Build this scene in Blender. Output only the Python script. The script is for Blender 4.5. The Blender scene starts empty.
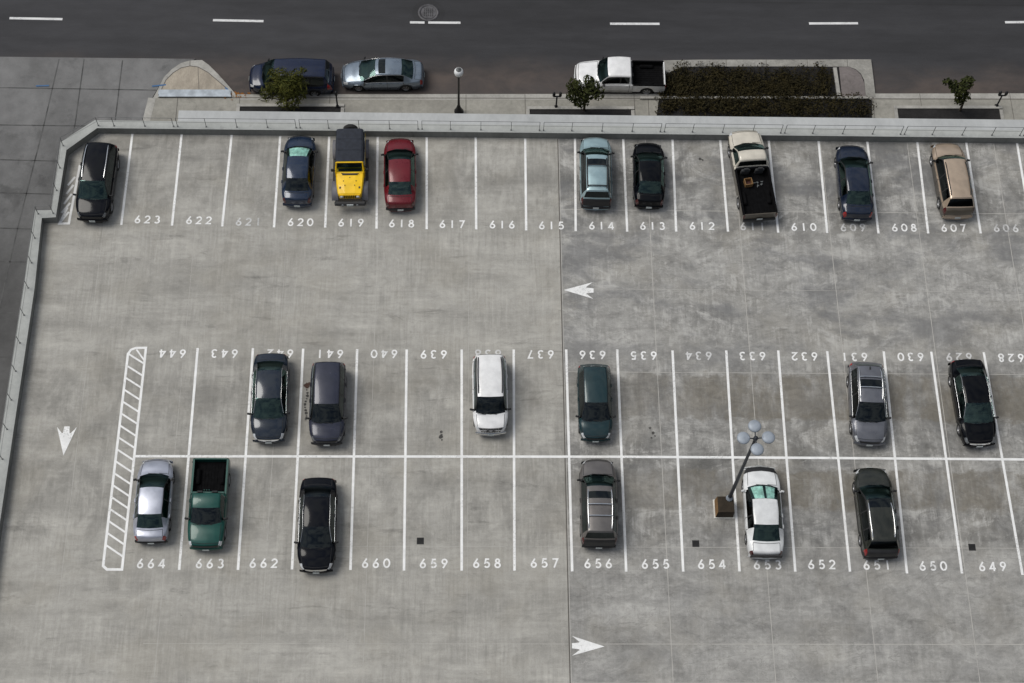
import bpy, math, random
from mathutils import Vector, Matrix
random.seed(7)
R = math.radians
scene = bpy.context.scene
COL = scene.collection

# ------------------------------------------------------------------ camera
F_PX, PITCH, YAW, ROLL, CAM_H = 1598.17, 1.12009, 0.068834, 0.068772, 74.1
_f = Vector((math.sin(YAW)*math.cos(PITCH), math.cos(YAW)*math.cos(PITCH), -math.sin(PITCH)))
_r0 = Vector((math.cos(YAW), -math.sin(YAW), 0)); _u0 = _r0.cross(_f)
_r = math.cos(ROLL)*_r0 + math.sin(ROLL)*_u0
_u = -math.sin(ROLL)*_r0 + math.cos(ROLL)*_u0
cam_d = bpy.data.cameras.new('camera'); cam = bpy.data.objects.new('camera', cam_d); COL.objects.link(cam)
cam.matrix_world = Matrix(((_r.x, _u.x, -_f.x, 0), (_r.y, _u.y, -_f.y, 0), (_r.z, _u.z, -_f.z, CAM_H), (0, 0, 0, 1)))
cam_d.sensor_width = 36; cam_d.lens = F_PX/1024*36; cam_d.clip_end = 6000; cam_d.clip_start = 1
scene.camera = cam

def G(px, py, z=0.0):
    """survey helper: a measured sight line of the photograph cut with the level z"""
    d = _r*((px-512)/F_PX) + _u*(-(py-341.5)/F_PX) + _f
    t = (z-CAM_H)/d.z
    return Vector((d.x*t, d.y*t, z))

ZR = -6.5            # street
ZS = ZR + 0.14       # sidewalk

# ------------------------------------------------------------------ nodes / materials
class NT:
    def __init__(s, name):
        s.m = bpy.data.materials.new(name); s.m.use_nodes = True
        s.t = s.m.node_tree; s.t.nodes.clear()
        s.out = s.t.nodes.new('ShaderNodeOutputMaterial')
    def n(s, typ, **kw):
        nd = s.t.nodes.new('ShaderNode'+typ)
        for k, v in kw.items():
            if k in ('operation','blend_type','data_type','noise_dimensions','interpolation_type','distance','feature','clamp_factor'): setattr(nd, k, v)
            else: nd.inputs[k].default_value = v
        return nd
    def l(s, a, b): s.t.links.new(a, b)
    def val(s, x, nd, inp):
        if isinstance(x, (int, float)): nd.inputs[inp].default_value = x
        else: s.l(x, nd.inputs[inp])
    def math(s, op, a, b=0.0, c=None, clamp=False):
        nd = s.t.nodes.new('ShaderNodeMath'); nd.operation = op; nd.use_clamp = clamp
        s.val(a, nd, 0); s.val(b, nd, 1)
        if c is not None: s.val(c, nd, 2)
        return nd.outputs[0]
    def mix(s, fac, a, b, mode='MIX'):
        nd = s.t.nodes.new('ShaderNodeMix'); nd.data_type = 'RGBA'; nd.blend_type = mode
        s.val(fac, nd, 0)
        for x, i in ((a, 6), (b, 7)):
            if isinstance(x, tuple): nd.inputs[i].default_value = (*x[:3], 1)
            else: s.l(x, nd.inputs[i])
        return nd.outputs[2]
    def coord(s):
        return s.t.nodes.new('ShaderNodeTexCoord').outputs['Object']
    def noise(s, vec, scale=1.0, sc=(1,1,1), detail=4, rough=0.55, off=(0,0,0), dist=0.0):
        mp = s.t.nodes.new('ShaderNodeMapping'); mp.inputs['Scale'].default_value = sc; mp.inputs['Location'].default_value = off
        s.l(vec, mp.inputs[0])
        nd = s.t.nodes.new('ShaderNodeTexNoise'); nd.inputs['Scale'].default_value = scale
        nd.inputs['Detail'].default_value = detail; nd.inputs['Roughness'].default_value = rough; nd.inputs['Distortion'].default_value = dist
        s.l(mp.outputs[0], nd.inputs['Vector'])
        return nd.outputs[0]
    def ramp(s, x, a, b, lo=0.0, hi=1.0, smooth=True):
        nd = s.t.nodes.new('ShaderNodeMapRange'); nd.interpolation_type = 'SMOOTHSTEP' if smooth else 'LINEAR'
        s.val(x, nd, 0); nd.inputs[1].default_value = a; nd.inputs[2].default_value = b
        nd.inputs[3].default_value = lo; nd.inputs[4].default_value = hi
        return nd.outputs[0]
    def bsdf(s, color, rough=0.8, metal=0.0, spec=0.5, coat=0.0, normal=None):
        p = s.t.nodes.new('ShaderNodeBsdfPrincipled')
        if isinstance(color, tuple): p.inputs['Base Color'].default_value = (*color[:3], 1)
        else: s.l(color, p.inputs['Base Color'])
        s.val(rough, p, 'Roughness'); s.val(metal, p, 'Metallic'); p.inputs['Specular IOR Level'].default_value = spec
        p.inputs['Coat Weight'].default_value = coat; p.inputs['Coat Roughness'].default_value = 0.04
        if normal is not None: s.l(normal, p.inputs['Normal'])
        s.l(p.outputs[0], s.out.inputs[0]); return p
    def bump(s, h, strength=0.3, dist=0.02):
        b = s.t.nodes.new('ShaderNodeBump'); b.inputs['Strength'].default_value = strength; b.inputs['Distance'].default_value = dist
        s.l(h, b.inputs['Height']); return b.outputs[0]
    def gray(s, v):
        c = s.t.nodes.new('ShaderNodeCombineColor'); 
        for i in range(3): s.val(v, c, i)
        return c.outputs[0]

def simple(name, col, rough=0.7, metal=0.0, spec=0.5, coat=0.0, var=0.15, scale=3.0):
    t = NT(name); c = t.coord()
    n = t.noise(c, scale, detail=5)
    k = t.ramp(n, 0.3, 0.7, 1-var, 1+var)
    col2 = t.mix(1.0, col, t.gray(k), 'MULTIPLY')
    t.bsdf(col2, rough, metal, spec, coat); return t.m

def paint(name, col, metal=0.35, rough=0.32, coat=1.0, dust=0.08, spec=.5):
    t = NT(name); c = t.coord()
    n = t.noise(c, 2.2, detail=6); fl = t.noise(c, 160, detail=1)
    k = t.math('MULTIPLY', t.ramp(n, .3, .7, .9, 1.08), t.ramp(fl, .3, .7, .93, 1.07))
    cc = t.mix(1.0, col, t.gray(k), 'MULTIPLY')
    d = t.math('MULTIPLY', t.ramp(t.noise(c, 1.1, detail=7, off=(3,1,7)), .42, .7), dust)
    cc = t.mix(d, cc, (.30,.28,.25))
    t.bsdf(cc, t.ramp(n, .3, .7, rough*.9, rough*1.15), metal, spec, coat); return t.m

def grimy_pavement(name, col, y_hi, y_lo):
    t = NT(name); c = t.coord()
    sep = t.t.nodes.new('ShaderNodeSeparateXYZ'); t.l(c, sep.inputs[0])
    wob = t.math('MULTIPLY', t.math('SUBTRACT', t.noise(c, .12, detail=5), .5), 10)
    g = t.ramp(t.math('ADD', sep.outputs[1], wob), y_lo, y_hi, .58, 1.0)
    a = t.ramp(t.noise(c, .13, (1.3,.8,1), 7, .6), .3, .7, .74, 1.22); b = t.ramp(t.noise(c, 1.3, detail=6, rough=.65), .3, .7, .88, 1.10)
    f = t.ramp(t.noise(c, 40, detail=2), .25, .75, .90, 1.10)
    st = t.ramp(t.noise(c, .5, (1,1,1), 7, .68, (9,4,1), .4), .56, .70, 1, .72)
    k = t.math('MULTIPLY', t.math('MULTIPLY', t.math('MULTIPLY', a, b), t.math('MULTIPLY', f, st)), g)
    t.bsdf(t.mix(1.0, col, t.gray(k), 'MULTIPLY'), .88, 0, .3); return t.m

def concrete(name, col, var=.18, scale=.35, grain=.08, streak=(1,1,1), stain=.25, rough=.88):
    t = NT(name); c = t.coord()
    a = t.ramp(t.noise(c, scale, streak, 7, .6), .3, .7, 1-var, 1+var)
    b = t.ramp(t.noise(c, scale*9, streak, 5, .6, (5,2,0)), .3, .7, 1-var*.6, 1+var*.6)
    g = t.ramp(t.noise(c, 45, detail=2), .25, .75, 1-grain, 1+grain)
    st = t.ramp(t.noise(c, scale*2.3, streak, 6, .65, (9,4,1), .6), .56, .74, 1, 1-stain)
    k = t.math('MULTIPLY', t.math('MULTIPLY', a, b), t.math('MULTIPLY', g, st))
    cc = t.mix(1.0, col, t.gray(k), 'MULTIPLY')
    t.bsdf(cc, rough, 0, .3, normal=t.bump(g, .25, .01)); return t.m

XE = (G(558.5, 300).x + G(569.5, 520).x)/2     # expansion joint between the two pours

def deck_material():
    t = NT('weathered_deck_concrete'); c = t.coord()
    sep = t.t.nodes.new('ShaderNodeSeparateXYZ'); t.l(c, sep.inputs[0]); X, Y = sep.outputs[0], sep.outputs[1]
    right = t.ramp(X, XE-.02, XE+.02)
    far_right = t.ramp(X, XE, XE+24)
    y0, y1, y2, y3, y4 = ROWY
    amp = lambda n, a: t.math('ADD', 1.0, t.math('MULTIPLY', t.math('SUBTRACT', n, .5), a))
    mul = lambda *a: a[0] if len(a) == 1 else t.math('MULTIPLY', a[0], mul(*a[1:]))
    base = t.mix(right, (.345,.334,.306), (.292,.286,.270))
    patchy = t.ramp(t.noise(c, .33, (1,1,1), 4, .6, (50,3,0)), .38, .62)
    patchy2 = t.ramp(t.noise(c, .5, (1,1,1), 5, .6, (60,13,0)), .40, .60)
    # pour bands along X, broken up
    bands = amp(t.noise(c, 1.0, (.05,.42,1), 8, .68, (2,1,0), .3), t.ramp(patchy, 0, 1, .6, 1.35))
    dash = amp(t.noise(c, 1.0, (.55,4.5,1), 6, .7, (7,3,0)), mul(patchy2, .6))
    # broom finish along Y, only where it has not worn off
    broom = t.noise(c, 1.0, (6.5,.45,1), 5, .72, (1,8,0))
    br = amp(broom, mul(t.ramp(patchy, 0, 1, 1, .3), t.ramp(right, 0, 1, .78, .62)))
    br2 = amp(t.noise(c, 1.0, (2.2,.16,1), 6, .7, (4,2,0)), mul(patchy2, .62))
    blot = amp(t.noise(c, .42, (1,1.5,1), 10, .70, (3,3,0), .8), t.ramp(right, 0, 1, .75, 1.55))
    blot2 = amp(t.noise(c, 1.9, (1,1.3,1), 9, .74, (13,5,0), 1.2), t.ramp(right, 0, 1, .6, 1.15))
    grain = amp(t.noise(c, 24, detail=3), .42)
    # oil and traffic film in the bays
    bay = t.math('MAXIMUM', t.ramp(Y, y1-.4, y1+1.0), mul(t.ramp(Y, y4+.6, y4+1.9), t.ramp(Y, y2+.2, y2-1.6)))
    oil = t.ramp(t.noise(c, .75, (1,.55,1), 8, .68, (21,9,0), .6), .40, .62)
    film = t.math('SUBTRACT', 1.0, mul(bay, oil, t.ramp(right, 0, 1, .22, .34)))
    smear = t.math('SUBTRACT', 1.0, mul(t.ramp(t.noise(c, .8, (.35,1.6,1), 8, .72, (33,7,0), .5), .58, .68), .26))
    k = mul(bands, dash, br, br2, blot, blot2, grain, film, smear)
    cc = t.mix(1.0, base, t.gray(k), 'MULTIPLY')
    # yellow-brown tint drifting through the left pour
    cc = t.mix(mul(t.ramp(t.noise(c, .3, (1,1,1), 6, .6, (70,2,0)), .45, .68), .22), cc, (.26,.235,.185))
    # brown tyre film: two ragged strips in the bays of the right pour
    Yn = t.math('ADD', Y, t.math('MULTIPLY', t.math('SUBTRACT', t.noise(c, 1.4, (.6,1,1), 9, .74, (5,5,0)), .5), 1.7))
    strips = t.math('MAXIMUM', mul(t.ramp(Yn, BANDY[1]-.10, BANDY[1]+.25), t.ramp(Yn, BANDY[0]+.10, BANDY[0]-.25)),
                    mul(t.ramp(Yn, BANDY[3]-.10, BANDY[3]+.35), t.ramp(Yn, BANDY[2]+.10, BANDY[2]-.25)))
    bm = mul(strips, right, t.ramp(t.noise(c, .45, (1,.35,1), 7, .7, (31,2,0)), .36, .54), t.ramp(X, XE+1.5, XE+9, .35, 1))
    cc = t.mix(mul(bm, .84), cc, t.mix(1.0, (.165,.150,.124), t.gray(mul(blot2, br)), 'MULTIPLY'))
    # pale laitance with runs, between the strips and in the aisle
    runs = t.noise(c, 1.0, (3.6,.5,1), 8, .74, (9,19,0), .4)
    aisle = mul(t.ramp(Y, y2-.6, y2+1.0), t.ramp(Y, y1+1.2, y1-.4))
    zone = t.math('MAXIMUM', aisle, mul(bay, t.math('SUBTRACT', 1.0, strips)))
    pale = mul(right, t.ramp(zone, 0, 1, .25, 1), t.ramp(t.math('ADD', t.math('MULTIPLY', t.noise(c, .5, (1,1.6,1), 9, .72, (17,6,0), 1.2), .65), t.math('MULTIPLY', runs, .35)), .49, .62))
    cc = t.mix(mul(pale, .66), cc, t.mix(1.0, (.50,.49,.465), t.gray(mul(br, grain)), 'MULTIPLY'))
    # cold damp dark swirls on the upper right
    damp = mul(right, t.ramp(Y, y2-3, y2+2, .35, 1), t.ramp(t.noise(c, .32, (.7,1.4,1), 9, .70, (41,3,0), .2), .46, .63))
    cc = t.mix(mul(damp, .58), cc, (.125,.127,.132))
    # sharper old water mark lines
    wm = t.math('ABSOLUTE', t.math('SUBTRACT', t.noise(c, .35, (.6,1.4,1), 6, .6, (81,3,0), .7), .5))
    cc = t.mix(mul(right, t.ramp(wm, 0, .010, 1, 0), .30), cc, (.13,.125,.118))
    # tiny pits and droppings
    sp = t.ramp(t.noise(c, 7.5, (1,1,1), 2, .5, (8,8,0)), .74, .78)
    cc = t.mix(t.math('MULTIPLY', sp, .5), cc, (.07,.068,.065))
    t.bsdf(cc, .86, 0, .3, normal=t.bump(broom, .15, .01)); return t.m

BANDY = (G(800,374).y, G(800,421).y, G(800,470).y, G(800,512).y)
SC = CAM_H/70
ROWY = [v*SC for v in (45.52, 40.04, 33.37, 27.77, 22.19)]

def worn_paint(name, col, wear=.5, under=(.22,.22,.21), big=0.0):
    t = NT(name); c = t.coord()
    n = t.noise(c, 9, detail=7, rough=.7); n2 = t.noise(c, .5, detail=3, off=(4,4,0))
    th = t.ramp(n2, .3, .7, .50, .66)
    w = t.math('MULTIPLY', t.ramp(t.math('SUBTRACT', n, th), -.02, .10), wear)
    w = t.math('ADD', w, t.math('MULTIPLY', t.ramp(t.noise(c, 1.3, detail=4, off=(2,9,0)), .45, .7), big), clamp=True)
    sh = t.ramp(t.noise(c, 2.2, detail=4), .3, .7, .90, 1.05)
    cc = t.mix(1.0, col, t.gray(sh), 'MULTIPLY')
    t.bsdf(t.mix(w, cc, under), .75, 0, .35); return t.m

def asphalt(name, col, lane=None):
    t = NT(name); c = t.coord()
    a = t.ramp(t.noise(c, .12, (.25,2.2,1), 7, .65), .3, .7, .72, 1.28)
    b = t.ramp(t.noise(c, 1.2, (.4,1.5,1), 5, .65, (3,5,0)), .3, .7, .90, 1.10)
    g = t.ramp(t.noise(c, 32, detail=3), .25, .75, .78, 1.22)
    k = t.math('MULTIPLY', t.math('MULTIPLY', a, b), g)
    cc = t.mix(1.0, col, t.gray(k), 'MULTIPLY')
    if lane:
        sep = t.t.nodes.new('ShaderNodeSeparateXYZ'); t.l(c, sep.inputs[0])
        wob = t.math('MULTIPLY', t.math('SUBTRACT', t.noise(c, .35, detail=4), .5), 2.0)
        f = t.ramp(t.math('ADD', sep.outputs[1], wob), lane[0], lane[1], 1, 0)
        dirt = t.ramp(t.noise(c, .6, (.7,1.2,1), 7, .65, (9,1,0), .5), .3, .7, .35, 1)
        cc = t.mix(t.math('MULTIPLY', t.math('MULTIPLY', f, dirt), .85), cc, (.105,.083,.072))
    t.bsdf(cc, .82, 0, .35, normal=t.bump(g, .3, .01)); return t.m

def glass_mat(name, tint, base=.012):
    t = NT(name)
    tb = t.n('BsdfTransparent'); tb.inputs[0].default_value = (*tint, 1)
    gl = t.n('BsdfGlossy'); gl.inputs['Color'].default_value = (.66, 1.0, .95, 1) if base > .02 else (.85, .97, 1.0, 1); gl.inputs['Roughness'].default_value = .07
    lw = t.n('LayerWeight'); lw.inputs[0].default_value = .32
    fac = t.math('ADD', t.math('MULTIPLY', lw.outputs['Fresnel'], .9), base, clamp=True)
    mx = t.n('MixShader'); t.l(fac, mx.inputs[0]); t.l(tb.outputs[0], mx.inputs[1]); t.l(gl.outputs[0], mx.inputs[2])
    t.l(mx.outputs[0], t.out.inputs[0]); return t.m

def leaf_mat(name, c1, c2):
    t = NT(name); c = t.coord()
    oi = t.noise(c, 2.6, detail=4)
    oi2 = t.noise(c, 30, detail=1)
    cc = t.mix(t.ramp(t.math('ADD', t.math('MULTIPLY', oi, .6), t.math('MULTIPLY', oi2, .4)), .35, .65), c1, c2)
    p = t.bsdf(cc, .85, 0, .12)
    return t.m

M = dict(
    deck=deck_material(),
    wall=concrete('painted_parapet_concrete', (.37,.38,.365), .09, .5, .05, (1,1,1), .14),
    wall_shaded_side=concrete('shaded_parapet_concrete', (.20,.205,.195), .12, .6, .06, (1,1,.4), .25),  # side faces coloured darker than the top to deepen their shade
    ledge=concrete('pale_ledge_concrete', (.41,.42,.42), .08, .4, .05, (1,.5,1), .10),
    facade=concrete('garage_concrete', (.32,.31,.29), .12, .4),
    joint_dark=simple('joint_filler', (.11,.10,.088), .9),
    joint_apron=simple('apron_joint', (.075,.075,.074), .9, var=.4, scale=1.5),
    caulk=worn_paint('pale_caulk', (.43,.415,.385), .6, (.25,.245,.235), .4),
    line=worn_paint('white_line_paint', (.80,.80,.79), .40),
    number=worn_paint('white_number_paint', (.80,.80,.79), .42, big=.15),
    faded=worn_paint('faded_number_paint', (.60,.60,.595), .6, big=.45),
    hatch=worn_paint('old_hatch_paint', (.66,.66,.65), .35),
    street_paint=worn_paint('street_paint', (.66,.66,.66), .45, (.06,.06,.06)),
    road=asphalt('road_asphalt', (.034,.034,.037), (G(500,86,ZR).y, G(500,52,ZR).y)),
    patch=asphalt('asphalt_patch', (.030,.030,.032)),
    ground=asphalt('dark_ground', (.06,.06,.06)),
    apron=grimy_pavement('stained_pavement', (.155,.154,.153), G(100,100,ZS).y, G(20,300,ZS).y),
    walk=concrete('warm_sidewalk_concrete', (.275,.265,.235), .14, .5, .07, (1,1,1), .22),
    kerb=concrete('kerb_concrete', (.345,.335,.31), .14, .8, .06, (1,1,1), .3),
    kerb_dull=concrete('weathered_kerb_concrete', (.27,.262,.24), .18, .8, .06, (1,1,1), .35),
    tan=concrete('tan_paving', (.34,.30,.245), .16, .9, .06, (1.5,.7,1), .2),
    plate=simple('galvanised_gutter_plate', (.36,.40,.44), .5, .35, var=.25, scale=1.6),
    slab=concrete('pinkish_slab', (.17,.15,.145), .15, .7),
    soil=concrete('dark_soil', (.016,.015,.015), .35, 1.5, .3),
    black=simple('black_metal', (.012,.012,.014), .45, .3),
    rail=simple('grey_rail_metal', (.15,.155,.155), .5, .3),
    iron=simple('cast_iron', (.02,.02,.021), .7, .3, var=.3),
    ironlight=simple('worn_iron', (.085,.083,.088), .6, .3, var=.35),
    lamp_pole=simple('lamp_pole_metal', (.055,.06,.07), .45, .4),
    lamp_disc=simple('lamp_disc_grey', (.29,.325,.37), .5, .1, var=.10),
    lamp_rim=simple('lamp_rim', (.12,.15,.20), .5, .1),
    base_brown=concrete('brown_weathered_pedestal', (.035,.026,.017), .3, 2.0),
    base_lit=concrete('lit_pedestal_face', (.21,.12,.05), .25, 2.0),  # left face painted lighter, as if lit from that side
    base_white=concrete('white_plinth', (.58,.57,.53), .12, 2.0),
    globe=simple('white_globe', (.85,.86,.86), .25, 0, var=.05),
    tyre=simple('tyre_rubber', (.013,.013,.013), .85, var=.3, scale=8),
    rim=simple('alloy_rim', (.42,.42,.43), .3, .85, var=.1),
    rim_dark=simple('dark_rim', (.06,.06,.065), .4, .7),
    trim=simple('black_plastic_trim', (.014,.014,.015), .55),
    seam=simple('panel_gap', (.006,.006,.006), .8),
    chrome=simple('chrome', (.72,.73,.74), .14, 1.0, var=.04),
    seat=simple('dark_cloth_seat', (.035,.036,.038), .9),
    seat_tan=simple('tan_leather_seat', (.20,.16,.12), .6),
    dash=simple('dashboard_vinyl', (.022,.024,.024), .7),
    lining=simple('cabin_lining', (.018,.018,.019), .9),
    head=simple('headlight_lens', (.62,.64,.66), .08, .25, .8, var=.25, scale=14),
    head_dim=simple('smoked_headlight_lens', (.16,.17,.18), .08, .2, .8, var=.35, scale=14),
    tail=simple('red_tail_lens', (.28,.012,.012), .12, 0, .7, var=.3, scale=10),
    tail_dim=simple('dark_red_tail_lens', (.07,.008,.008), .14, 0, .7, var=.3, scale=10),
    plate_white=simple('number_plate', (.50,.54,.54), .4, var=.3, scale=22),
    shade=simple('folded_sunshade', (.72,.80,.78), .5, .1, var=.3, scale=4),
    bark=simple('bark', (.06,.048,.036), .9, var=.35, scale=8),
    leaf_a=leaf_mat('yellow_green_leaves', (.022,.030,.008), (.105,.105,.022)),
    leaf_b=leaf_mat('dark_green_leaves', (.014,.020,.008), (.058,.064,.020)),
    shrub=leaf_mat('brown_olive_shrubs', (.013,.012,.006), (.040,.032,.012)),
    leaf_fall=leaf_mat('fallen_orange_leaves', (.16,.065,.02), (.30,.13,.03)),
    blue_mark=worn_paint('blue_survey_paint', (.05,.13,.27), .8, (.17,.17,.17), .3),
    oil=worn_paint('oil_stain', (.05,.048,.045), .9, (.18,.175,.165), .4),
    rust=worn_paint('rust_stain', (.055,.026,.018), .5, (.12,.1,.09), .3),
    glass=glass_mat('teal_car_glass', (.34,.47,.44), .028),
    glass_clear=glass_mat('clear_car_glass', (.72,.88,.84), .035),
    glass_dark=glass_mat('privacy_glass', (.06,.075,.075)),
    canvas=simple('navy_canvas', (.018,.022,.032), .85, var=.2, scale=5),
    bedliner=simple('black_bed_liner', (.004,.004,.0045), .95, 0, .1, var=.3, scale=6),
    crate_orange=simple('orange_brown_crate', (.20,.11,.04), .7, var=.3, scale=12),
    crate_dark=simple('dark_crate_inside', (.06,.02,.015), .8),
    pale=simple('pale_scrap', (.14,.15,.15), .7, var=.3, scale=20),
    yellow_fleck=simple('yellow_stain', (.30,.21,.06), .9),
)

# ------------------------------------------------------------------ mesh builder
class MB:
    def __init__(s): s.v = []; s.f = []; s.mi = []; s.sm = []
    def add(s, vs, fs, mi=0, smooth=False, mat=None):
        o = len(s.v)
        s.v += [tuple(mat @ Vector(v)) if mat else tuple(v) for v in vs]
        for f in fs: s.f.append(tuple(i+o for i in f)); s.mi.append(mi); s.sm.append(smooth)
    def box(s, c, d, mi=0, rz=0.0, rx=0.0, bev=0.0):
        x, y, z = d[0]/2, d[1]/2, d[2]/2
        mt = Matrix.Translation(c) @ Matrix.Rotation(rz, 4, 'Z') @ Matrix.Rotation(rx, 4, 'X')
        if bev <= 0:
            vs = [(-x,-y,-z),(x,-y,-z),(x,y,-z),(-x,y,-z),(-x,-y,z),(x,-y,z),(x,y,z),(-x,y,z)]
            s.add(vs, [(3,2,1,0),(4,5,6,7),(0,1,5,4),(1,2,6,5),(2,3,7,6),(3,0,4,7)], mi, False, mt)
        else:
            b = min(bev, x*.9, y*.9, z*.9)
            rings = []
            for (ex, ey, ez) in ((x-b, y-b, -z), (x, y, -z+b), (x, y, z-b), (x-b, y-b, z)):
                c2 = min(b, ex*.5, ey*.5)
                rings.append([(ex,-ey+c2,ez),(ex,ey-c2,ez),(ex-c2,ey,ez),(-ex+c2,ey,ez),(-ex,ey-c2,ez),(-ex,-ey+c2,ez),(-ex+c2,-ey,ez),(ex-c2,-ey,ez)])
            vs = [p for r in rings for p in r]; fs = []
            for k in range(3):
                for i in range(8): j = (i+1) % 8; fs.append((k*8+i, k*8+j, k*8+8+j, k*8+8+i))
            fs.append(tuple(range(7,-1,-1))); fs.append(tuple(range(24,32)))
            s.add(vs, fs, mi, False, mt)
    def prism(s, poly, z0, z1, mi=0, mi_side=None):
        n = len(poly); a = sum(poly[i][0]*poly[(i+1)%n][1]-poly[(i+1)%n][0]*poly[i][1] for i in range(n))
        if a < 0: poly = poly[::-1]
        vs = [(p[0],p[1],z0) for p in poly]+[(p[0],p[1],z1) for p in poly]
        s.add(vs, [tuple(range(n,2*n)), tuple(range(n-1,-1,-1))], mi)
        s.add(vs, [(i,(i+1)%n,n+(i+1)%n,n+i) for i in range(n)], mi if mi_side is None else mi_side)
    def sheet(s, poly, z, mi=0):
        n = len(poly); a = sum(poly[i][0]*poly[(i+1)%n][1]-poly[(i+1)%n][0]*poly[i][1] for i in range(n))
        if a < 0: poly = poly[::-1]
        s.add([(p[0],p[1],z) for p in poly], [tuple(range(n))], mi)
    def tube(s, path, r, n=8, mi=0, caps=True):
        path = [Vector(p) for p in path]; rr = r if isinstance(r, (list,tuple)) else [r]*len(path)
        rings = []
        for i, p in enumerate(path):
            d = (path[min(i+1,len(path)-1)]-path[max(i-1,0)]).normalized()
            a = d.cross(Vector((0,0,1)) if abs(d.z) < .9 else Vector((1,0,0))).normalized(); b = d.cross(a)
            rings += [p + rr[i]*(math.cos(2*math.pi*k/n)*a + math.sin(2*math.pi*k/n)*b) for k in range(n)]
        fs = []
        for i in range(len(path)-1):
            for k in range(n): j = (k+1)%n; fs.append((i*n+k, i*n+j, i*n+n+j, i*n+n+k))
        s.add(rings, fs, mi, True)
        if caps:
            m = len(path)-1
            s.add(rings, [tuple(range(n-1,-1,-1)), tuple(range(m*n, m*n+n))], mi)
    def lathe(s, prof, n=16, mi=0, mat=None, smooth=True):
        vs = []; fs = []
        for r, z in prof: vs += [(r*math.cos(2*math.pi*k/n), r*math.sin(2*math.pi*k/n), z) for k in range(n)]
        for i in range(len(prof)-1):
            for k in range(n): j = (k+1)%n; fs.append((i*n+k, i*n+j, i*n+n+j, i*n+n+k))
        s.add(vs, fs, mi, smooth, mat)
    def strip(s, pts, w, z, mi=0, closed=False):
        """flat mitred ribbon"""
        P = [Vector((p[0],p[1])) for p in pts]; n = len(P); L_, R_ = [], []
        for i in range(n):
            a = P[i-1] if (i > 0 or closed) else None; b = P[(i+1)%n] if (i < n-1 or closed) else None
            d1 = (P[i]-a).normalized() if a is not None else None; d2 = (b-P[i]).normalized() if b is not None else None
            if d1 is None: d1 = d2
            if d2 is None: d2 = d1
            n1 = Vector((-d1.y,d1.x)); n2 = Vector((-d2.y,d2.x)); m = (n1+n2)
            m = n1 if m.length < 1e-4 else m.normalized()
            k = min(1/max(m.dot(n1), .35), 2.2)
            L_.append(P[i]+m*w/2*k); R_.append(P[i]-m*w/2*k)
        vs = [(p.x,p.y,z) for p in L_]+[(p.x,p.y,z) for p in R_]
        fs = [(n+i, n+(i+1)%n, (i+1)%n, i) for i in range(n if closed else n-1)]
        s.add(vs, fs, mi)
    def mesh(s, name, mats):
        me = bpy.data.meshes.new(name); me.from_pydata(s.v, [], s.f)
        for m in (mats if isinstance(mats, (list,tuple)) else [mats]): me.materials.append(m)
        me.polygons.foreach_set('material_index', s.mi); me.polygons.foreach_set('use_smooth', s.sm)
        me.update(); return me
    def build(s, name, mats, parent=None):
        o = bpy.data.objects.new(name, s.mesh(name, mats)); COL.objects.link(o)
        if parent: o.parent = parent
        return o

def tag(o, label=None, cat=None, group=None, kind=None):
    if label: o['label'] = label
    if cat: o['category'] = cat
    if group: o['group'] = group
    if kind: o['kind'] = kind
    return o
def empty(name, loc=(0,0,0), rz=0.0):
    o = bpy.data.objects.new(name, None); COL.objects.link(o); o.location = loc; o.rotation_euler.z = rz
    o.empty_display_size = .3; return o
def share(name, mesh, parent, loc=(0,0,0), rot=(0,0,0)):
    o = bpy.data.objects.new(name, mesh); COL.objects.link(o); o.parent = parent; o.location = loc; o.rotation_euler = rot; return o
def copy_tree(o, parent=None):
    c = o.copy(); COL.objects.link(c); c.parent = parent
    for ch in list(o.children): copy_tree(ch, c)
    return c
def xy(v): return (v.x, v.y)

# ------------------------------------------------------------------ ground, street
g = MB(); g.sheet([(-2500,-2500),(2500,-2500),(2500,2500),(-2500,2500)], ZR-.15)
tag(g.build('ground', M['ground']), kind='structure')

yk = lambda px, py, z=ZR: G(px, py, z).y
KA, KB = G(250,94.4,ZS), G(1000,93.4,ZS)
KS = (KB.y-KA.y)/(KB.x-KA.x)
kerb_y = lambda x: KA.y + (x-KA.x)*KS
YK = kerb_y(0)                          # face of the kerb
rd = MB(); rd.prism([(-160,YK-2.0),(160,YK-2.0),(160,YK+24),(-160,YK+24)], ZR-.12, ZR, 0)
ys = yk(500, 2.8)
rd.strip([(-160,ys-.1),(160,ys+.6)], .10, ZR+.004, 1)           # longitudinal seam
rd.strip([(-160,ys+.5),(160,ys+1.2)], .06, ZR+.004, 1)
mh = G(428.5, 12.5, ZR)
ring = [(mh.x+1.02*math.cos(a*math.pi/18), mh.y+.95*math.sin(a*math.pi/18)) for a in range(36)]
rd.sheet(ring, ZR+.005, 1)
tag(rd.build('road', [M['road'], M['patch']]), kind='structure')
ROAD = bpy.data.objects['road']
fw = MB(); fw.prism([(-160,YK+24),(160,YK+24),(160,YK+30),(-160,YK+30)], ZR-.12, ZR+.14)
tag(fw.build('sidewalk', M['walk']), kind='structure')
# lane dashes
for a, b in (((-190,16.5),(-140,16.9)), ((9.5,18.2),(62.5,19.2)), ((213,20.2),(263.5,21.2)), ((410,22.4),(424.5,22.6)), ((428.3,22.6),(460.5,22.8)), ((610,23.8),(659.5,23.9)), ((809,23.5),(858,23.3)), ((1005,22.3),(1055,21.9))):
    d = MB(); d.strip([G(*a, ZR), G(*b, ZR)], .17, ZR+.008); d.build('lane_dash', M['street_paint'], ROAD)
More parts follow.
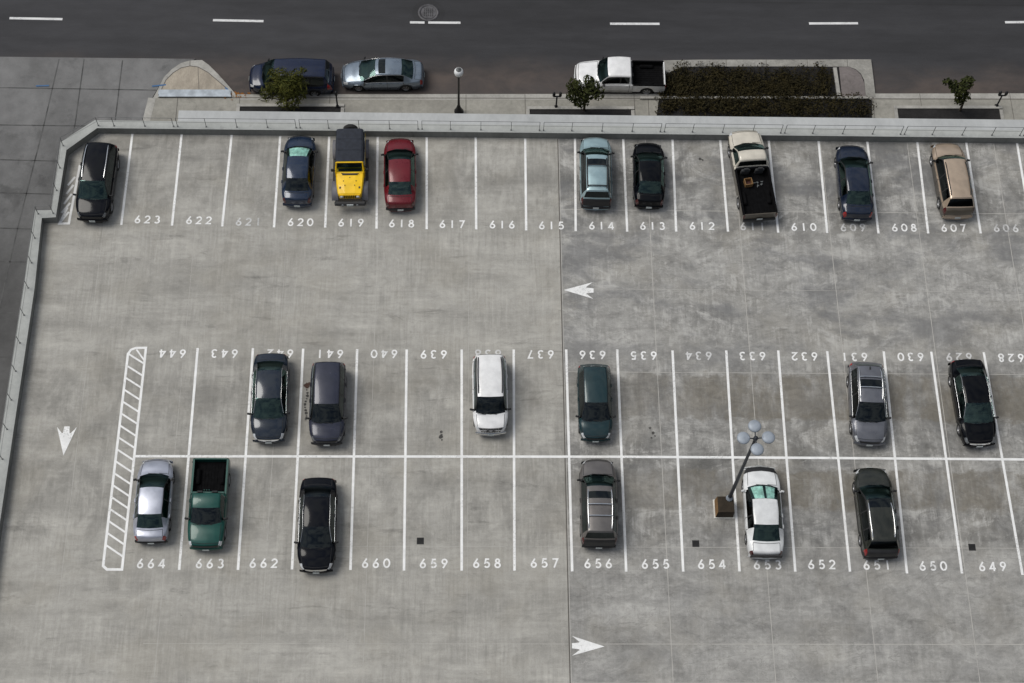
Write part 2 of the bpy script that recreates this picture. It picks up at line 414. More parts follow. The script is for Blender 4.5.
# manhole
mo = empty('manhole_cover', mh)
m1 = MB(); m1.lathe([(.66,.006),(.66,.014),(.50,.014),(.50,.006)], 28); m1.build('frame', M['ironlight'], mo)
m2 = MB(); m2.lathe([(.48,.008),(.48,.018),(.001,.018)], 28, 0, None, False)
for k in range(-3,4):
    for j in range(-3,4):
        if k*k+j*j < 9: m2.box((k*.125,j*.125,.021), (.07,.07,.006), 1)
m2.build('lid', [M['ironlight'], M['iron']], mo)
tag(mo, 'round cast iron manhole cover in the road touching a lane dash', 'manhole cover')

# dark drive apron at the left (lower street level)
ax0 = G(155, 90, ZS)
bulb = [G(px,py,ZR).xy for px,py in ((155,94),(161,84),(166,75),(175,66.5),(186,60.5),(202,60),(212,68),(222,78),(233,92))]
ap = MB()
apoly = [(-120, yk(0,58.5)), xy(G(100,59,ZR)), xy(G(196,60,ZR)), xy(G(170,72,ZR)), xy(G(159,88,ZR)), xy(G(153,98,ZR)), xy(G(147,122,ZR)), (G(147,122,ZR).x+.2, 10), (-120,10)]
ap.prism(apoly, ZR-.10, ZS-.02, 0)
def apline(pts, w=.065):
    ap.strip([G(px,py,ZS) for px,py in pts], w, ZS-.012, 1)
for pts in (((59,59),(44,124),(18,226),(-6,330)), ((84,59),(75,124),(62,180)), ((122.5,60),(115,121)), ((153,97),(148,119)), ((-60,86.5),(157,90)), ((-60,124),(98,126),(118,127)),
            ((-60,158),(58,161)), ((-60,191),(52,194)), ((-60,226),(34,229)), ((-60,260),(28,262)), ((-60,311),(16,313)), ((-60,356),(10,357))):
    apline(pts)
apline(((-10,190),(-30,300)))
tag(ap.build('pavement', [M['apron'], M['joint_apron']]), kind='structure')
AP = bpy.data.objects['pavement']
for a, b in (((36,86),(49,85.6)), ((152,86.3),(166,84.8)), ((225,87.5),(229,90.5))):
    s_ = MB(); s_.strip([G(*a, ZS), G(*b, ZS)], .10, ZS+.012); s_.build('survey_mark', M['blue_mark'], AP)

# kerb extension with tan paving
bx = MB()
outer = [G(px,py,ZS) for px,py in ((153,98),(159,87),(164,77),(172,69),(181,63),(190,60.3),(202,60),(209,65),(218,74),(227,84),(236,94.5),(233,97))]
inner = [G(px,py,ZS) for px,py in ((161.5,89.5),(166,80),(173,73),(181,68),(190,66),(198,67),(208,72.5),(218,81),(228.5,90))]
n_o = outer[:-1]
bx.prism([xy(p) for p in outer], ZR-.1, ZS, 0)
bx.sheet([xy(p) for p in inner], ZS+.006, 1)
bx.strip([xy(p) for p in inner], .05, ZS+.011, 2)
bx.strip([G(198,67,ZS), G(199,90,ZS)], .03, ZS+.011, 2)
bx.strip([G(190,60.3,ZS), G(190,66,ZS)], .03, ZS+.011, 2)
tag(bx.build('kerb_extension', [M['kerb'], M['tan'], M['joint_dark']]), kind='structure')
gp = MB(); a, b, c_, d_ = [G(px,py,ZS+.12) for px,py in ((159.5,89.5),(229.5,89.5),(231,96.5),(158.5,96.5))]
gp.prism([xy(a),xy(b),xy(c_),xy(d_)], ZS+.05, ZS+.12)
for px in (159.5, 230): gp.box((G(px,93,ZS).x, G(px,93,ZS).y, ZS+.03), (.12,.30,.10))
tag(gp.build('gutter_plate', M['plate']), 'bluish grey metal gutter plate beside the rounded kerb extension', 'gutter plate')

# sidewalk between kerb and garage
sw = MB()
x0 = G(147,110,ZS).x
ypar = G(500,100,ZS).y
sw.prism([(x0, kerb_y(x0)-.25),(G(236,95,ZR).x,kerb_y(KA.x)),(160,kerb_y(160)),(160,20),(x0-.6,20)], ZR-.11, ZS-.004, 0)
sw.strip([(KA.x-.6, kerb_y(KA.x-.6)-.21),(160,kerb_y(160)-.21)], .40, ZS+.003, 1)
sw.strip([G(158,97.6,ZS),G(1100,99.2,ZS)], .05, ZS+.008, 2)
for px in (178, 240, 330, 466, 525, 634, 648, 662, 872, 920, 960, 1010):
    q = G(px,96,ZS); sw.strip([(q.x, kerb_y(q.x)-.02),(q.x+.0, q.y-4.5)], .03, ZS+.009, 2)
sw.strip([G(152,98,ZS), G(146,122,ZS)], .45, ZS+.004, 1)
tag(sw.build('sidewalk', [M['walk'], M['kerb'], M['joint_dark']]), kind='structure')

# median bed: concrete border, shrubs, paved nook
mi_o = [G(px,py,ZS) for px,py in ((663,60.5),(700,59.8),(780,59.8),(871,59.5),(873,75),(875.5,97),(866,97),(864,80),(861,74),(856,69.5),(849,66.8),(760,66.5),(690,66.8),(680,68),(671,71.5),(665,76),(661,80))]
me_ = MB(); me_.prism([xy(p) for p in mi_o], ZR-.1, ZS+.02, 0)
for px in (684, 726, 766, 807, 847): me_.strip([G(px,59.5,ZS),G(px+.5,66.7,ZS)], .03, ZS+.025, 1)
tag(me_.build('kerb_border', [M['kerb_dull'], M['joint_dark']]), 'pale rounded concrete kerb framing the dark planted median', 'kerb')
bed = MB(); bed.sheet([xy(G(px,py,ZS)) for px,py in ((662,66),(690,64),(850,64),(864,72),(867,99),(872,100),(872,128),(655,128),(659,98))], ZS+.008, 0)
tag(bed.build('planting_soil', M['soil']), kind='structure')
nk = MB(); nk.sheet([xy(G(px,py,ZS)) for px,py in ((839,67.2),(849,67),(856,70),(861,75),(864,83),(866,97.2),(842,97.2))], ZS+.016, 0)
tag(nk.build('paved_nook', M['slab']), kind='structure')
dv = MB(); a, b = G(834.5,68.5,ZS), G(838.5,96,ZS); dv.strip([a,b], .22, ZS+.12)
dv.prism([(a.x-.11,a.y),(a.x+.11,a.y),(b.x+.11,b.y),(b.x-.11,b.y)], ZS-.05, ZS+.115)
tag(dv.build('kerb_divider', M['kerb']), 'short white kerb strip between dark shrubs and paved nook', 'kerb')
ek = MB(); a, b = G(640,98.6,ZS), G(868,98.6,ZS); ek.prism([(a.x,a.y-.08),(b.x,b.y-.08),(b.x,b.y+.08),(a.x,a.y+.08)], ZS-.05, ZS+.14)
tag(ek.build('edging_kerb', M['kerb']), 'thin pale edging kerb half buried in the median shrubs', 'kerb')

def leaves(mb, centre, radii, n, size, shell=.55, seed=1, aspect=.5, up=.3):
    rnd = random.Random(seed)
    for _ in range(n):
        while True:
            p = Vector((rnd.uniform(-1,1), rnd.uniform(-1,1), rnd.uniform(-1,1)))
            if p.length < 1: break
        k = rnd.uniform(shell, 1)
        if p.length > 0: p = p.normalized()*(p.length**.5 if rnd.random() < .5 else k)
        q = Vector((centre[0]+p.x*radii[0], centre[1]+p.y*radii[1], centre[2]+p.z*radii[2]))
        s_ = size*rnd.uniform(.6,1.4)
        d = (p + Vector((rnd.gauss(0,.7), rnd.gauss(0,.7), rnd.gauss(0,.5)+up))).normalized()
        a = d.cross(Vector((rnd.gauss(0,1), rnd.gauss(0,1), rnd.gauss(0,1)))).normalized(); b = d.cross(a)
        mb.add([q-a*s_, q+b*s_*aspect, q+a*s_, q-b*s_*aspect], [(0,1,2,3)])
sh = MB(); rnd = random.Random(5)
for k in range(520):
    if rnd.random() < .62: px, py = rnd.uniform(661,837), rnd.triangular(66.5,103,90)
    else: px, py = rnd.uniform(660,871), rnd.uniform(100,116)
    if px > 828 and py < 97: continue
    h = .30 if py < 99 else .42
    if abs(py-98.6) < 1.6 and rnd.random() < .55: continue
    if px > 858 and py > 110 and rnd.random() < .3: continue
    p = G(px, py, ZS); leaves(sh, (p.x, p.y, ZS+h*.5), (.45,.45,h*rnd.uniform(.4,1.5)), 60, .062, .5, k, .55, .5)
tag(sh.build('median_shrubs', M['shrub']), kind='stuff')
fl = MB(); rnd = random.Random(9)
for k in range(70):
    p = G(rnd.gauss(238,4.5), rnd.gauss(94.6,1.0), ZR+.01); a = rnd.uniform(0,6.28); s_ = rnd.uniform(.04,.09)
    fl.add([(p.x+s_*math.cos(a+q), p.y+s_*math.sin(a+q), ZS*.0+ZR+.02+.03*rnd.random()) for q in (0,1.4,3.1,4.6)], [(0,1,2,3)])
for k in range(26):
    p = G(rnd.uniform(205,250), rnd.gauss(95.5,1.5), ZS); a = rnd.uniform(0,6.28); s_ = rnd.uniform(.03,.06)
    fl.add([(p.x+s_*math.cos(a+q), p.y+s_*math.sin(a+q), ZS+.02+.02*rnd.random()) for q in (0,1.4,3.1,4.6)], [(0,1,2,3)])
tag(fl.build('fallen_leaves', M['leaf_fall']), kind='stuff')

# planter strips against the garage
def planter(x0p, x1p, ytop, label):
    e = empty('planter_strip', (0,0,0))
    a, b = G(x0p, ytop, ZS), G(x1p, ytop, ZS); dep = 2.2
    so = MB(); so.sheet([xy(a), xy(b), (b.x, b.y-dep), (a.x, a.y-dep)], ZS+.012); so.build('soil', M['soil'], e)
    fr = MB()
    for (p, q) in (((a.x-.2,a.y+.2),(b.x+.2,b.y+.2)), ):
        fr.prism([(p[0],p[1]-.2),(q[0],q[1]-.2),(q[0],q[1]),(p[0],p[1])], ZS-.05, ZS+.07)
    for x_ in (a.x-.2, b.x): fr.prism([(x_,a.y-dep),(x_+.2,a.y-dep),(x_+.2,a.y-.002),(x_,a.y-.002)], ZS-.05, ZS+.068)
    fr.build('border', M['kerb'], e); tag(e, label, 'planter', 'planter strips along the garage'); return e
planter(240, 341, 107, 'dark planter strip under the yellow-green tree, nearest the rounded kerb extension')
planter(529.5, 631, 109.7, 'dark planter strip beside the white street pickup and twin parking meter')
planter(897, 999, 109, 'white bordered planter strip right of the dark planted median')

# ------------------------------------------------------------------ trees
def tree(px, py, h, crown, n, size, mat, label, seed, name='street_tree', aspect=.5, drop=0):
    base = G(px, py, ZS); e = empty(name, base); rnd = random.Random(seed)
    tr = MB(); top = Vector((rnd.uniform(-.15,.15), rnd.uniform(-.1,.1), h))
    tr.tube([(0,0,-.05),(top.x*.3,top.y*.3,h*.35),(top.x*.7,top.y*.7,h*.7),top], [.085,.065,.045,.02], 7)
    lv = MB()
    for k, (cx, cy, cz, r, frac) in enumerate(crown):
        mid = Vector((cx*.45, cy*.45, h*.45+cz*.2))
        tr.tube([(top.x*.4,top.y*.4,h*.42), mid, (cx,cy,cz)], [.04,.028,.01], 5)
        leaves(lv, (cx,cy,cz), (r, r, r*.8), int(n*frac), size, .35, seed*31+k, aspect)
    tr.build('trunk', M['bark'], e); lv.build('crown', mat, e)
    tag(e, label, 'tree'); return e
def pix_crown(base, items, z0):
    out = []
    b = G(*base, ZS)
    for px, py, hz, r, fr in items:
        p = G(px, py, ZS+hz); out.append((p.x-b.x, p.y-b.y, hz, r, fr))
    return out
rt = random.Random(3)
items = [(286,88,1.9,.75,.22),(275,84,1.9,.6,.13),(297,85,1.7,.65,.14),(281,75,2.2,.55,.10),(294,76,2.3,.45,.07),(268,93,1.5,.5,.08),(288,98,1.3,.8,.18),(300,93,1.5,.45,.06),(303,70,2.3,.22,.02),(272,73,2.0,.3,.03),(264,98,1.3,.28,.02)]
t1 = tree(288, 109, 1.9, pix_crown((288,109), items, 0), 1700, .19, M['leaf_a'], 'yellow-green feathery street tree in front of the navy minivan', 11, aspect=.16)
items = [(584,93,1.9,.62,.24),(574,86,2.3,.5,.16),(592,86,2.2,.5,.16),(597,93,1.9,.45,.10),(571,96,1.5,.35,.07),(582,101,1.3,.45,.12),(588,80,2.5,.32,.06),(576,102,1.0,.26,.04)]
tree(584, 110, 2.0, pix_crown((584,110), items, 0), 1150, .12, M['leaf_b'], 'round dark green street tree in front of the white street pickup', 12)
items = [(959,90,2.1,.45,.25),(967,83,2.4,.42,.20),(953,84,2.3,.33,.12),(947,82,2.4,.26,.07),(965,96,1.6,.34,.14),(959,101,1.3,.3,.10),(970,79.5,2.5,.25,.06)]
tree(960, 110.5, 2.0, pix_crown((960,110.5), items, 0), 900, .11, M['leaf_b'], 'small thin street tree in the white bordered planter at right', 13)

# ------------------------------------------------------------------ street lamp, meters
sl = empty('street_lamp', G(458.7, 111.7, ZS))
HL = 4.05
b_ = MB(); b_.lathe([(.0,.0),(.27,.0),(.27,.10),(.22,.16),(.19,.30),(.13,.42),(.11,.60),(.085,.66)], 14); b_.build('base', M['black'], sl)
b_ = MB(); b_.lathe([(.075,.6),(.065,1.5),(.055,HL-.55),(.09,HL-.52),(.09,HL-.44),(.05,HL-.42)], 12); b_.build('pole', M['black'], sl)
b_ = MB(); b_.lathe([(.05,HL-.46),(.14,HL-.40),(.15,HL-.30),(.19,HL-.26)], 14)
for k in range(4):
    a = k*math.pi/2+.4; b_.tube([(.17*math.cos(a),.17*math.sin(a),HL-.27),(.285*math.cos(a),.285*math.sin(a),HL-.02)], .014, 5)
b_.build('fitter', M['black'], sl)
b_ = MB(); b_.lathe([(.15,HL-.29),(.24,HL-.17),(.275,HL-.02),(.26,HL+.11),(.19,HL+.22),(.09,HL+.27),(.001,HL+.28)], 18); b_.build('globe', M['globe'], sl)
b_ = MB(); b_.lathe([(.17,HL+.235),(.13,HL+.28),(.05,HL+.31),(.03,HL+.36),(.001,HL+.38)], 12); b_.build('finial', M['rail'], sl)
tag(sl, 'black street lamp with white globe standing on the sidewalk', 'street lamp')
def meter(px, py, twin, label, lean=0):
    e = empty('parking_meter', G(px, py, ZS))
    p = MB(); p.lathe([(.001,.0),(.14,.0),(.14,.05),(.05,.09),(.045,1.15),(.001,1.15)], 10); p.build('post', M['black'], e)
    if twin:
        y = MB(); y.box((0,0,1.14), (.46,.07,.07)); y.build('yoke', M['black'], e)
    for dx in ((-.19,.19) if twin else (0,)):
        h = MB(); h.box((dx,0,1.32), (.17,.13,.28), 0, bev=.03)
        h.lathe([(.085,0),(.075,.05),(.04,.085),(.001,.09)], 10, 0, Matrix.Translation((dx,0,1.46))); hd = h.build('meter_head', M['black'], e)
        f_ = MB(); f_.box((dx,-.068,1.38), (.10,.006,.08)); f_.build('display', M['ironlight'], hd)
    tag(e, label, 'parking meter', 'parking meters at the kerb')
meter(337.5, 106.5, False, 'black single parking meter beside the yellow-green street tree')
meter(556, 107.3, True, 'black twin-head parking meter left of the round dark green tree')
meter(996.5, 106.2, True, 'black twin-head parking meter right of the thin small tree')

# ------------------------------------------------------------------ garage: deck, walls
HW = .54
inn = [G(px,py,HW) for px,py in ((1060,138),(97.3,125.8),(66.4,150),(55.8,217.2),(41.8,218),(34.6,288),(18,400),(-3,540))]
# straighten north wall: same Y along X
yN = (G(300,131,HW).y + G(700,133.8,HW).y)/2
inn[0] = Vector((60, yN, HW)); inn[1] = Vector((inn[1].x, yN, HW))
dirw = (inn[6]-inn[5]).normalized(); inn[7] = inn[6] + dirw*30
NWALL, LEDGE, WW = .50, 1.20, .60
out = [Vector((60, yN+NWALL, HW)), G(94.5,119.3,HW), G(60.6,142,HW), G(51,210,HW), G(35.2,210.3,HW), None, None, None]
out[1].y = yN+NWALL
nrm = Vector((dirw.y, -dirw.x, 0)); 
if nrm.x > 0: nrm = -nrm
out[5] = inn[5]+nrm*WW; out[6] = inn[6]+nrm*WW; out[7] = inn[7]+nrm*WW
ZB = -3.0
deck_poly = [(60,ZB),(60,yN+.05)] + [xy(p) for p in (out[1]+inn[1])[:0]] + [((inn[i].x+out[i].x)/2, (inn[i].y+out[i].y)/2) for i in (1,2,3,4,5,6,7)]
deck_poly.append((deck_poly[-1][0]-.5, ZB))
dk = MB(); dk.prism(deck_poly, -.45, 0, 0, 1)
JX = 4.835     # joint grid
xs = [XE + JX*k for k in range(-5, 7)]
for i, x_ in enumerate(xs):
    if abs(x_-XE) < .1:
        for dx, m_, w_ in ((0,2,.05),(.06,3,.03)): dk.strip([(x_+dx, 1.0),(x_+dx, yN-.04)], w_, .004, m_)
    else:
        dk.strip([(x_, 1.0),(x_, yN-.04 if x_ > XE else ROWY[1]+.5)], .035 if x_ > XE else .02, .004, 3)
for py, m_, w_ in ((210,3,.035),(289,3,.018),(372,3,.03),(547,3,.03),(644,3,.035),(683,3,.03)):
    y_ = G(600,py).y; dk.strip([(XE+.1,y_),(55,y_)], w_, .005, m_)
    if py in (289, 644, 547): dk.strip([(XE-(1.6 if py == 289 else 20),y_),(XE-.05,y_)], w_*.6, .005, m_)
DECK = tag(dk.build('parking_deck', [M['deck'], M['facade'], M['joint_dark'], M['caulk']]), kind='structure')

# painted stall lines (measured ends)
UP = [(132.5,133,121.3,225),(181.7,134,172,225.7),(231.7,135,222.2,226.5),(280.2,136.2,274,227.5),(329.2,136.7,325.2,227.7),(377.7,137,376.5,228.7),(426.7,137.5,426.7,229.2),(475.7,137.5,476.2,229.5),(525.2,138.7,526.2,230.5),(575,138.7,575.7,231.2),(623.2,139.2,627.2,231.7),(672.5,139.7,676.2,231.7),(720.2,140.2,728,231.7),(768.7,140.5,778.2,232.7),(818.5,141,827.2,233),(867.2,141.2,878.5,233.5),(917.2,141.5,928.2,233.5),(966,141.5,980.7,233.5),(1016.7,141.5,1032,233.5),(1066,141.8,1083,233.7)]
LO = [(197.7,348,179.2,570),(253,348.2,238,570),(303.2,348.7,292,569.5),(357.2,349.2,350.5,570),(406.7,349.5,404,570.7),(461.7,349.5,461.7,570.7),(513.7,349.5,514.5,570.7),(566.2,349.5,572.2,571.5),(617.2,349.5,626.2,571.7),(672.5,350.5,683.2,571.7),(726.2,350.5,739.5,571.5),(778.2,350.5,795.3,571.7),(827.2,351.2,850,571.7),(883.7,351.5,907,573.5),(931.2,351.7,962,573.5),(983.7,352.2,1022.5,575),(1036,352.5,1079,575.5)]
for l in UP + LO:
    s_ = MB(); s_.strip([G(l[0],l[1]), G(l[2],l[3])], .125, .008); s_.build('stall_line', M['line'], DECK)
s_ = MB(); s_.strip([G(134,456.3), G(330,456.5), G(620,456.8), G(820,458), G(1090,460)], .13, .012); s_.build('centre_line', M['line'], DECK)

# numbers
def arc(cx, cy, rx, ry, a0, a1, n=10): return [(cx+rx*math.cos(R(a0+(a1-a0)*i/n)), cy+ry*math.sin(R(a0+(a1-a0)*i/n))) for i in range(n+1)]
def circ(cx, cy, rx, ry, n=18): return [(cx+rx*math.cos(2*math.pi*i/n), cy+ry*math.sin(2*math.pi*i/n)) for i in range(n)]
DIG = {
 '0': [(circ(.36,.5,.30,.43), True)],
 '1': [([(.36,.0),(.36,1.0)], False)],
 '2': [(arc(.36,.68,.26,.25,170,-25,10)+[(.10,.07),(.66,.07)], False)],
 '3': [(arc(.34,.72,.22,.21,150,-75,9), False), (arc(.34,.29,.27,.235,80,-150,10), False)],
 '4': [([(.50,.0),(.50,.98)], False), ([(.47,.93),(.08,.27),(.70,.27)], False)],
 '5': [([(.60,.93),(.24,.93),(.17,.54)]+arc(.34,.33,.27,.26,110,-145,10), False)],
 '6': [(circ(.35,.30,.25,.24), True), ([(.50,.99),(.15,.46)], False)],
 '7': [([(.07,.93),(.62,.93),(.24,.0)], False)],
 '8': [(circ(.35,.74,.19,.19), True), (circ(.35,.28,.26,.23), True)],
 '9': [(circ(.37,.70,.25,.24), True), ([(.22,.01),(.57,.54)], False)],
}
def number(txt, px, py, flip, mat):
    c = G(px, py); Hn, pit = .47, .515
    mb = MB()
    for i, ch in enumerate(txt):
        for k, (pts, cl) in enumerate(DIG[ch]):
            q = []
            for (a, b) in pts:
                lx = (i-1)*pit + (a-.36)*Hn*.95; ly = (b-.5)*Hn
                if flip: lx, ly = -lx, -ly
                q.append((c.x+lx, c.y+ly))
            mb.strip(q, .084, .008+.002*k, 0, cl)
    mb.build('stall_number', mat, DECK)
NUM_U = [(147.5,219.5),(199,220.3),(248.6,221.8),(300.5,222.2),(351,222.7),(401.7,223.5),(452.2,224.2),(502.2,224.6),(551.5,225.5),(601.5,225.7),(652.5,226),(702,226),(752.7,226.5),(803.7,227),(853,227.5),(904.2,227.7),(953.5,228),(1006,228.2)]
for k, (px, py) in enumerate(NUM_U): number(str(623-k), px, py, False, M['faded'] if 623-k in (621,611,609,606) else M['number'])
NUM_L = [(151.2,563.5),(210,563.5),(263.7,563.2),(319,563.2),(376,563.2),(433.7,563.5),(487,563.2),(544.5,563),(598.2,563.5),(655.5,564),(711.7,564.2),(767.5,564.7),(821.7,564.5),(877,565),(933,566),(992.5,566.5)]
for k, (px, py) in enumerate(NUM_L): number(str(664-k), px, py, False, M['number'])
NUM_M = [(172.5,353.7),(224.5,353.7),(280,353.7),(330,354),(384.2,354),(433.7,354.5),(488,354),(540.7,354.5),(592.5,355),(643.7,355.7),(698.7,356),(752.5,356.2),(804.5,356.5),(854.5,357),(910.7,357),(959,357.2),(1011,358)]
for k, (px, py) in enumerate(NUM_M): number(str(644-k), px, py, True, M['faded'] if 644-k in (634,638,629) else M['number'])

# arrows
def arrow(px0, py0, px1, py1, wid, notch):
    """tip, tail: barbed dart arrow"""
    a, b = G(px0,py0), G(px1,py1); d = (a-b); L = d.length; d.normalize(); n = Vector((-d.y, d.x, 0))
    P = lambda u, v: (b.x+d.x*u*L+n.x*v*wid, b.y+d.y*u*L+n.y*v*wid)
    m = MB()
    m.add([(*P(1,0),.008),(*P(.0,.5),.008),(*P(.22,.22),.008),(*P(.22,-.22),.008),(*P(.0,-.5),.008)], [(0,1,2),(0,2,3),(0,3,4)])
    m.add([(*P(.22,.17),.0081),(*P(-.02 if notch else .0,.13),.0081),(*P(-.02 if notch else .0,-.13),.0081),(*P(.22,-.17),.0081)], [(0,1,2,3)])
    for f in range(len(m.f)): pass
    m.build('direction_arrow', M['line'], DECK)
arrow(563.5, 290, 593, 290.5, .98, True)
arrow(63.5, 455.5, 67, 427, .98, True)
arrow(604.5, 646.5, 572, 645.8, .95, False)

# hatched zones
hz = MB()
TL, TR_, BR, BL = G(129.5,348), G(146,347.8), G(122,569.5), G(103,569.5)
left_pts = [G(146,347.8), G(136,348), G(131,349.8), G(128,354), G(103.8,560), G(103.2,566), G(107,569.5), G(122,569.5)]
hz.strip([xy(p) for p in left_pts], .125, .008, 0, True)
nh = 18
for k in range(nh):
    y_top = 350 + k*(560-345)/nh*1.0
    pl_y = y_top+4; pr_y = y_top+13.5+k*.12
    xl = 128 - (pl_y-354)*(24.3/206); xr = 146-(pr_y-348)*(24/221.5)
    if pr_y > 568: continue
    if k == 0: hz.strip([G(136.5,349.5), G(xr,pr_y-3)], .085, .011)
    hz.strip([G(xl+.6,pl_y), G(xr-.6,pr_y)], .095, .011)
hz.build('hatched_marking', M['line'], DECK)
hz = MB()
hz.strip([xy(G(px,py)) for px,py in ((80,165),(68.8,223.5),(59.5,223.6),(67.5,207.5))], .13, .008)
for (a, b) in (((73.5,185),(66.5,194)),((75.2,177),(67.8,185.5)),((71.8,194),(64,204)),((70.2,203),(61.6,213)),((68.8,212),(60.6,222))):
    hz.strip([G(*a), G(*b)], .12, .011)
hz.build('hatched_marking', M['hatch'], DECK)

# stains
def stain(pts, r, mat, seed):
    m = MB(); rnd = random.Random(seed)
    for i, (px, py, rr) in enumerate(pts):
        p = G(px, py); n = 11
        m.sheet([(p.x+rr*(.6+.5*rnd.random())*math.cos(2*math.pi*k/n), p.y+rr*(.6+.5*rnd.random())*math.sin(2*math.pi*k/n)) for k in range(n)], .013+.0006*i)
    m.build('floor_stain', mat, DECK)
stain([(441.3,432,.09),(441.5,435,.07),(440.8,437,.11),(441.8,440,.05)], 0, M['oil'], 2)
stain([(307,385.5,.17),(309.5,384,.10)], 0, M['rust'], 3)
stain([(306.8+1.0*math.sin(k*.9)-k*.16, 390+k*2.9, .05+.02*(k%3)) for k in range(11)], 0, M['oil'], 4)
stain([(650,428,.07),(653,433,.09),(651.5,438,.06),(655,436,.05)], 0, M['oil'], 5)
stain([(700,159,.09),(702.5,160,.06)], 0, M['oil'], 6)
stain([(193.5,462,.10)], 0, M['oil'], 7)

# drains
for px, py, lab in ((420.3,541,'square black floor drain left of the long dark expansion joint'),(695.7,543.7,'square black floor drain just below the deck lamp pedestal'),(972,547.3,'square black floor drain in the last empty stall at bottom right')):
    p = G(px, py); e = empty('drain_grate', p)
    f_ = MB()
    for dx, dy, sx, sy in ((-.15,0,.04,.34),(.15,0,.04,.34),(0,-.15,.26,.04),(0,.15,.26,.04)): f_.box((dx,dy,.008), (sx,sy,.012))
    f_.build('frame', M['iron'], e)
    f_ = MB(); f_.box((0,0,.005), (.26,.26,.004), 1)
    for k in range(5): f_.box((-.10+.05*k,0,.011), (.02,.26,.006))
    f_.build('grate', [M['iron'], M['seam']], e); tag(e, lab, 'drain')

# parapet walls
def ring_prism(mb, inner, outer, z0, z1):
    n = len(inner)
    for i in range(n-1):
        a, b, c, d = inner[i], inner[i+1], outer[i+1], outer[i]
        vs = [(p.x,p.y,z) for z in (z0,z1) for p in (a,b,c,d)]
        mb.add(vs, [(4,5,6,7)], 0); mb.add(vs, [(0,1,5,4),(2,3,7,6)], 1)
    for k in (0, n-1):
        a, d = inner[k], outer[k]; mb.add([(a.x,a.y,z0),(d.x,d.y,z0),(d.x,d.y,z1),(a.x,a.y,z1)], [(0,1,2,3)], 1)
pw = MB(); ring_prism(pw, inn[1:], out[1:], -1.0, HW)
tag(pw.build('parapet_wall', [M['wall'], M['wall_shaded_side']]), 'pale concrete parapet stepping down the left edge of the parking deck', 'parapet wall')
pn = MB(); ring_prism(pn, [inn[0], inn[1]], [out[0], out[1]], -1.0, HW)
tag(pn.build('parapet_wall', [M['wall'], M['wall_shaded_side']]), 'long pale concrete parapet between the deck and the street', 'parapet wall')
lx = G(178.5,112.5,HW).x
lg = MB(); lg.box(((lx+60)/2, yN+NWALL+(LEDGE-NWALL)/2+.003, HW-.25), (60-lx, LEDGE-NWALL, .5-.012))
for px in (217, 300, 420, 541, 663, 785, 907): pass
tag(lg.build('outer_ledge', M['ledge']), 'broad pale concrete ledge running outside the long street parapet', 'ledge')

# garage facade below deck
ga = empty('parking_garage', (0,0,ZR))
def P3(i, off=0): return ((inn[i].x+out[i].x)/2, (inn[i].y+out[i].y)/2)
path = [(60, yN+NWALL-.15)] + [(out[i].x+.10, out[i].y-.10) for i in range(1,8)]
for z0, z1, nm in ((-2.2-ZR,-1.0-ZR,'upper_spandrel'),(-4.9-ZR,-3.9-ZR,'lower_spandrel'),(-.05,.9,'plinth')):
    f_ = MB()
    for a, b in zip(path[:-1], path[1:]):
        a, b = Vector((*a,0)), Vector((*b,0)); d = (b-a).normalized(); n = Vector((-d.y,d.x,0))*.14
        f_.prism([xy(a-n),xy(b-n),xy(b+n),xy(a+n)], z0, z1)
    f_.build(nm, M['facade'], ga)
for k in range(-3,13):
    x_ = XE + JX*k*1.2
    if x_ > inn[1].x+1 and x_ < 59: f_ = MB(); f_.box((x_, yN-.2, (-.5-ZR)/2), (.5,.5,-.5-ZR)); f_.build('column', M['facade'], ga)
for k in range(6):
    p = inn[5] + dirw*(k*5+.5); f_ = MB(); f_.box((p.x, p.y, (-.5-ZR)/2), (.5,.5,-.5-ZR)); f_.build('column', M['facade'], ga)
f_ = MB(); f_.prism([(p[0]+.25 if i else p[0], p[1]-.3) for i, p in enumerate(path)]+[(path[-1][0],ZB),(60,ZB)], -3.55-ZR, -3.3-ZR); f_.build('lower_deck', M['facade'], ga)
tag(ga, 'concrete parking garage carrying the numbered roof deck', 'parking garage')

# railings
RH = .80
rl = empty('guard_railing', (0,0,HW))
posts = []
pitch = G(541.5,132,HW).x-G(420,132,HW).x; xd = G(420,131,HW).x
yR = yN + .16
k0 = -3
def rail_post(x, y, par):
    m = MB(); m.box((x,y,RH/2), (.026,.026,RH)); m.box((x,y,.012), (.08,.08,.024)); return m.build('post', M['rail'], par)
rx0 = out[1].x+.35
k = k0
while True:
    xb = xd + k*pitch
    if xb > 50: break
    for dx in (-.22, .0, pitch*.25-.11, pitch*.5-.11, pitch*.75-.11):
        x_ = xb + dx + .11
        if x_ > rx0: rail_post(x_, yR, rl)
    m = MB(); a = max(xb+.12, rx0); b = xb+pitch-.12
    if b > a:
        m.tube([(a,yR,RH),(b,yR,RH)], .014, 6); m.build('top_rail', M['rail'], rl)
        m = MB(); m.tube([(a,yR,RH*.52),(b,yR,RH*.52)], .009, 6); m.build('mid_rail', M['rail'], rl)
    k += 1
tag(rl, 'thin grey metal guard railing on the long street parapet', 'railing')
rl = empty('guard_railing', (0,0,HW))
mid = [inn[i].lerp(out[i], .55) for i in range(8)]; mid[1] = Vector((rx0-.1, yR, HW))
for i in range(1,7):
    a, b = mid[i], mid[i+1]; d = b-a; L = d.length; n = max(1, round(L/1.6))
    for z_, r_, nm in ((RH,.016,'top_rail'),(RH*.52,.009,'mid_rail')):
        m = MB(); m.tube([(a.x,a.y,z_),(b.x,b.y,z_)], r_, 6); m.build(nm, M['rail'], rl)
    for j in range(n):
        p = a + d*(j/n); rail_post(p.x, p.y, rl)
tag(rl, 'thin grey metal guard railing following the stepped left parapet', 'railing')

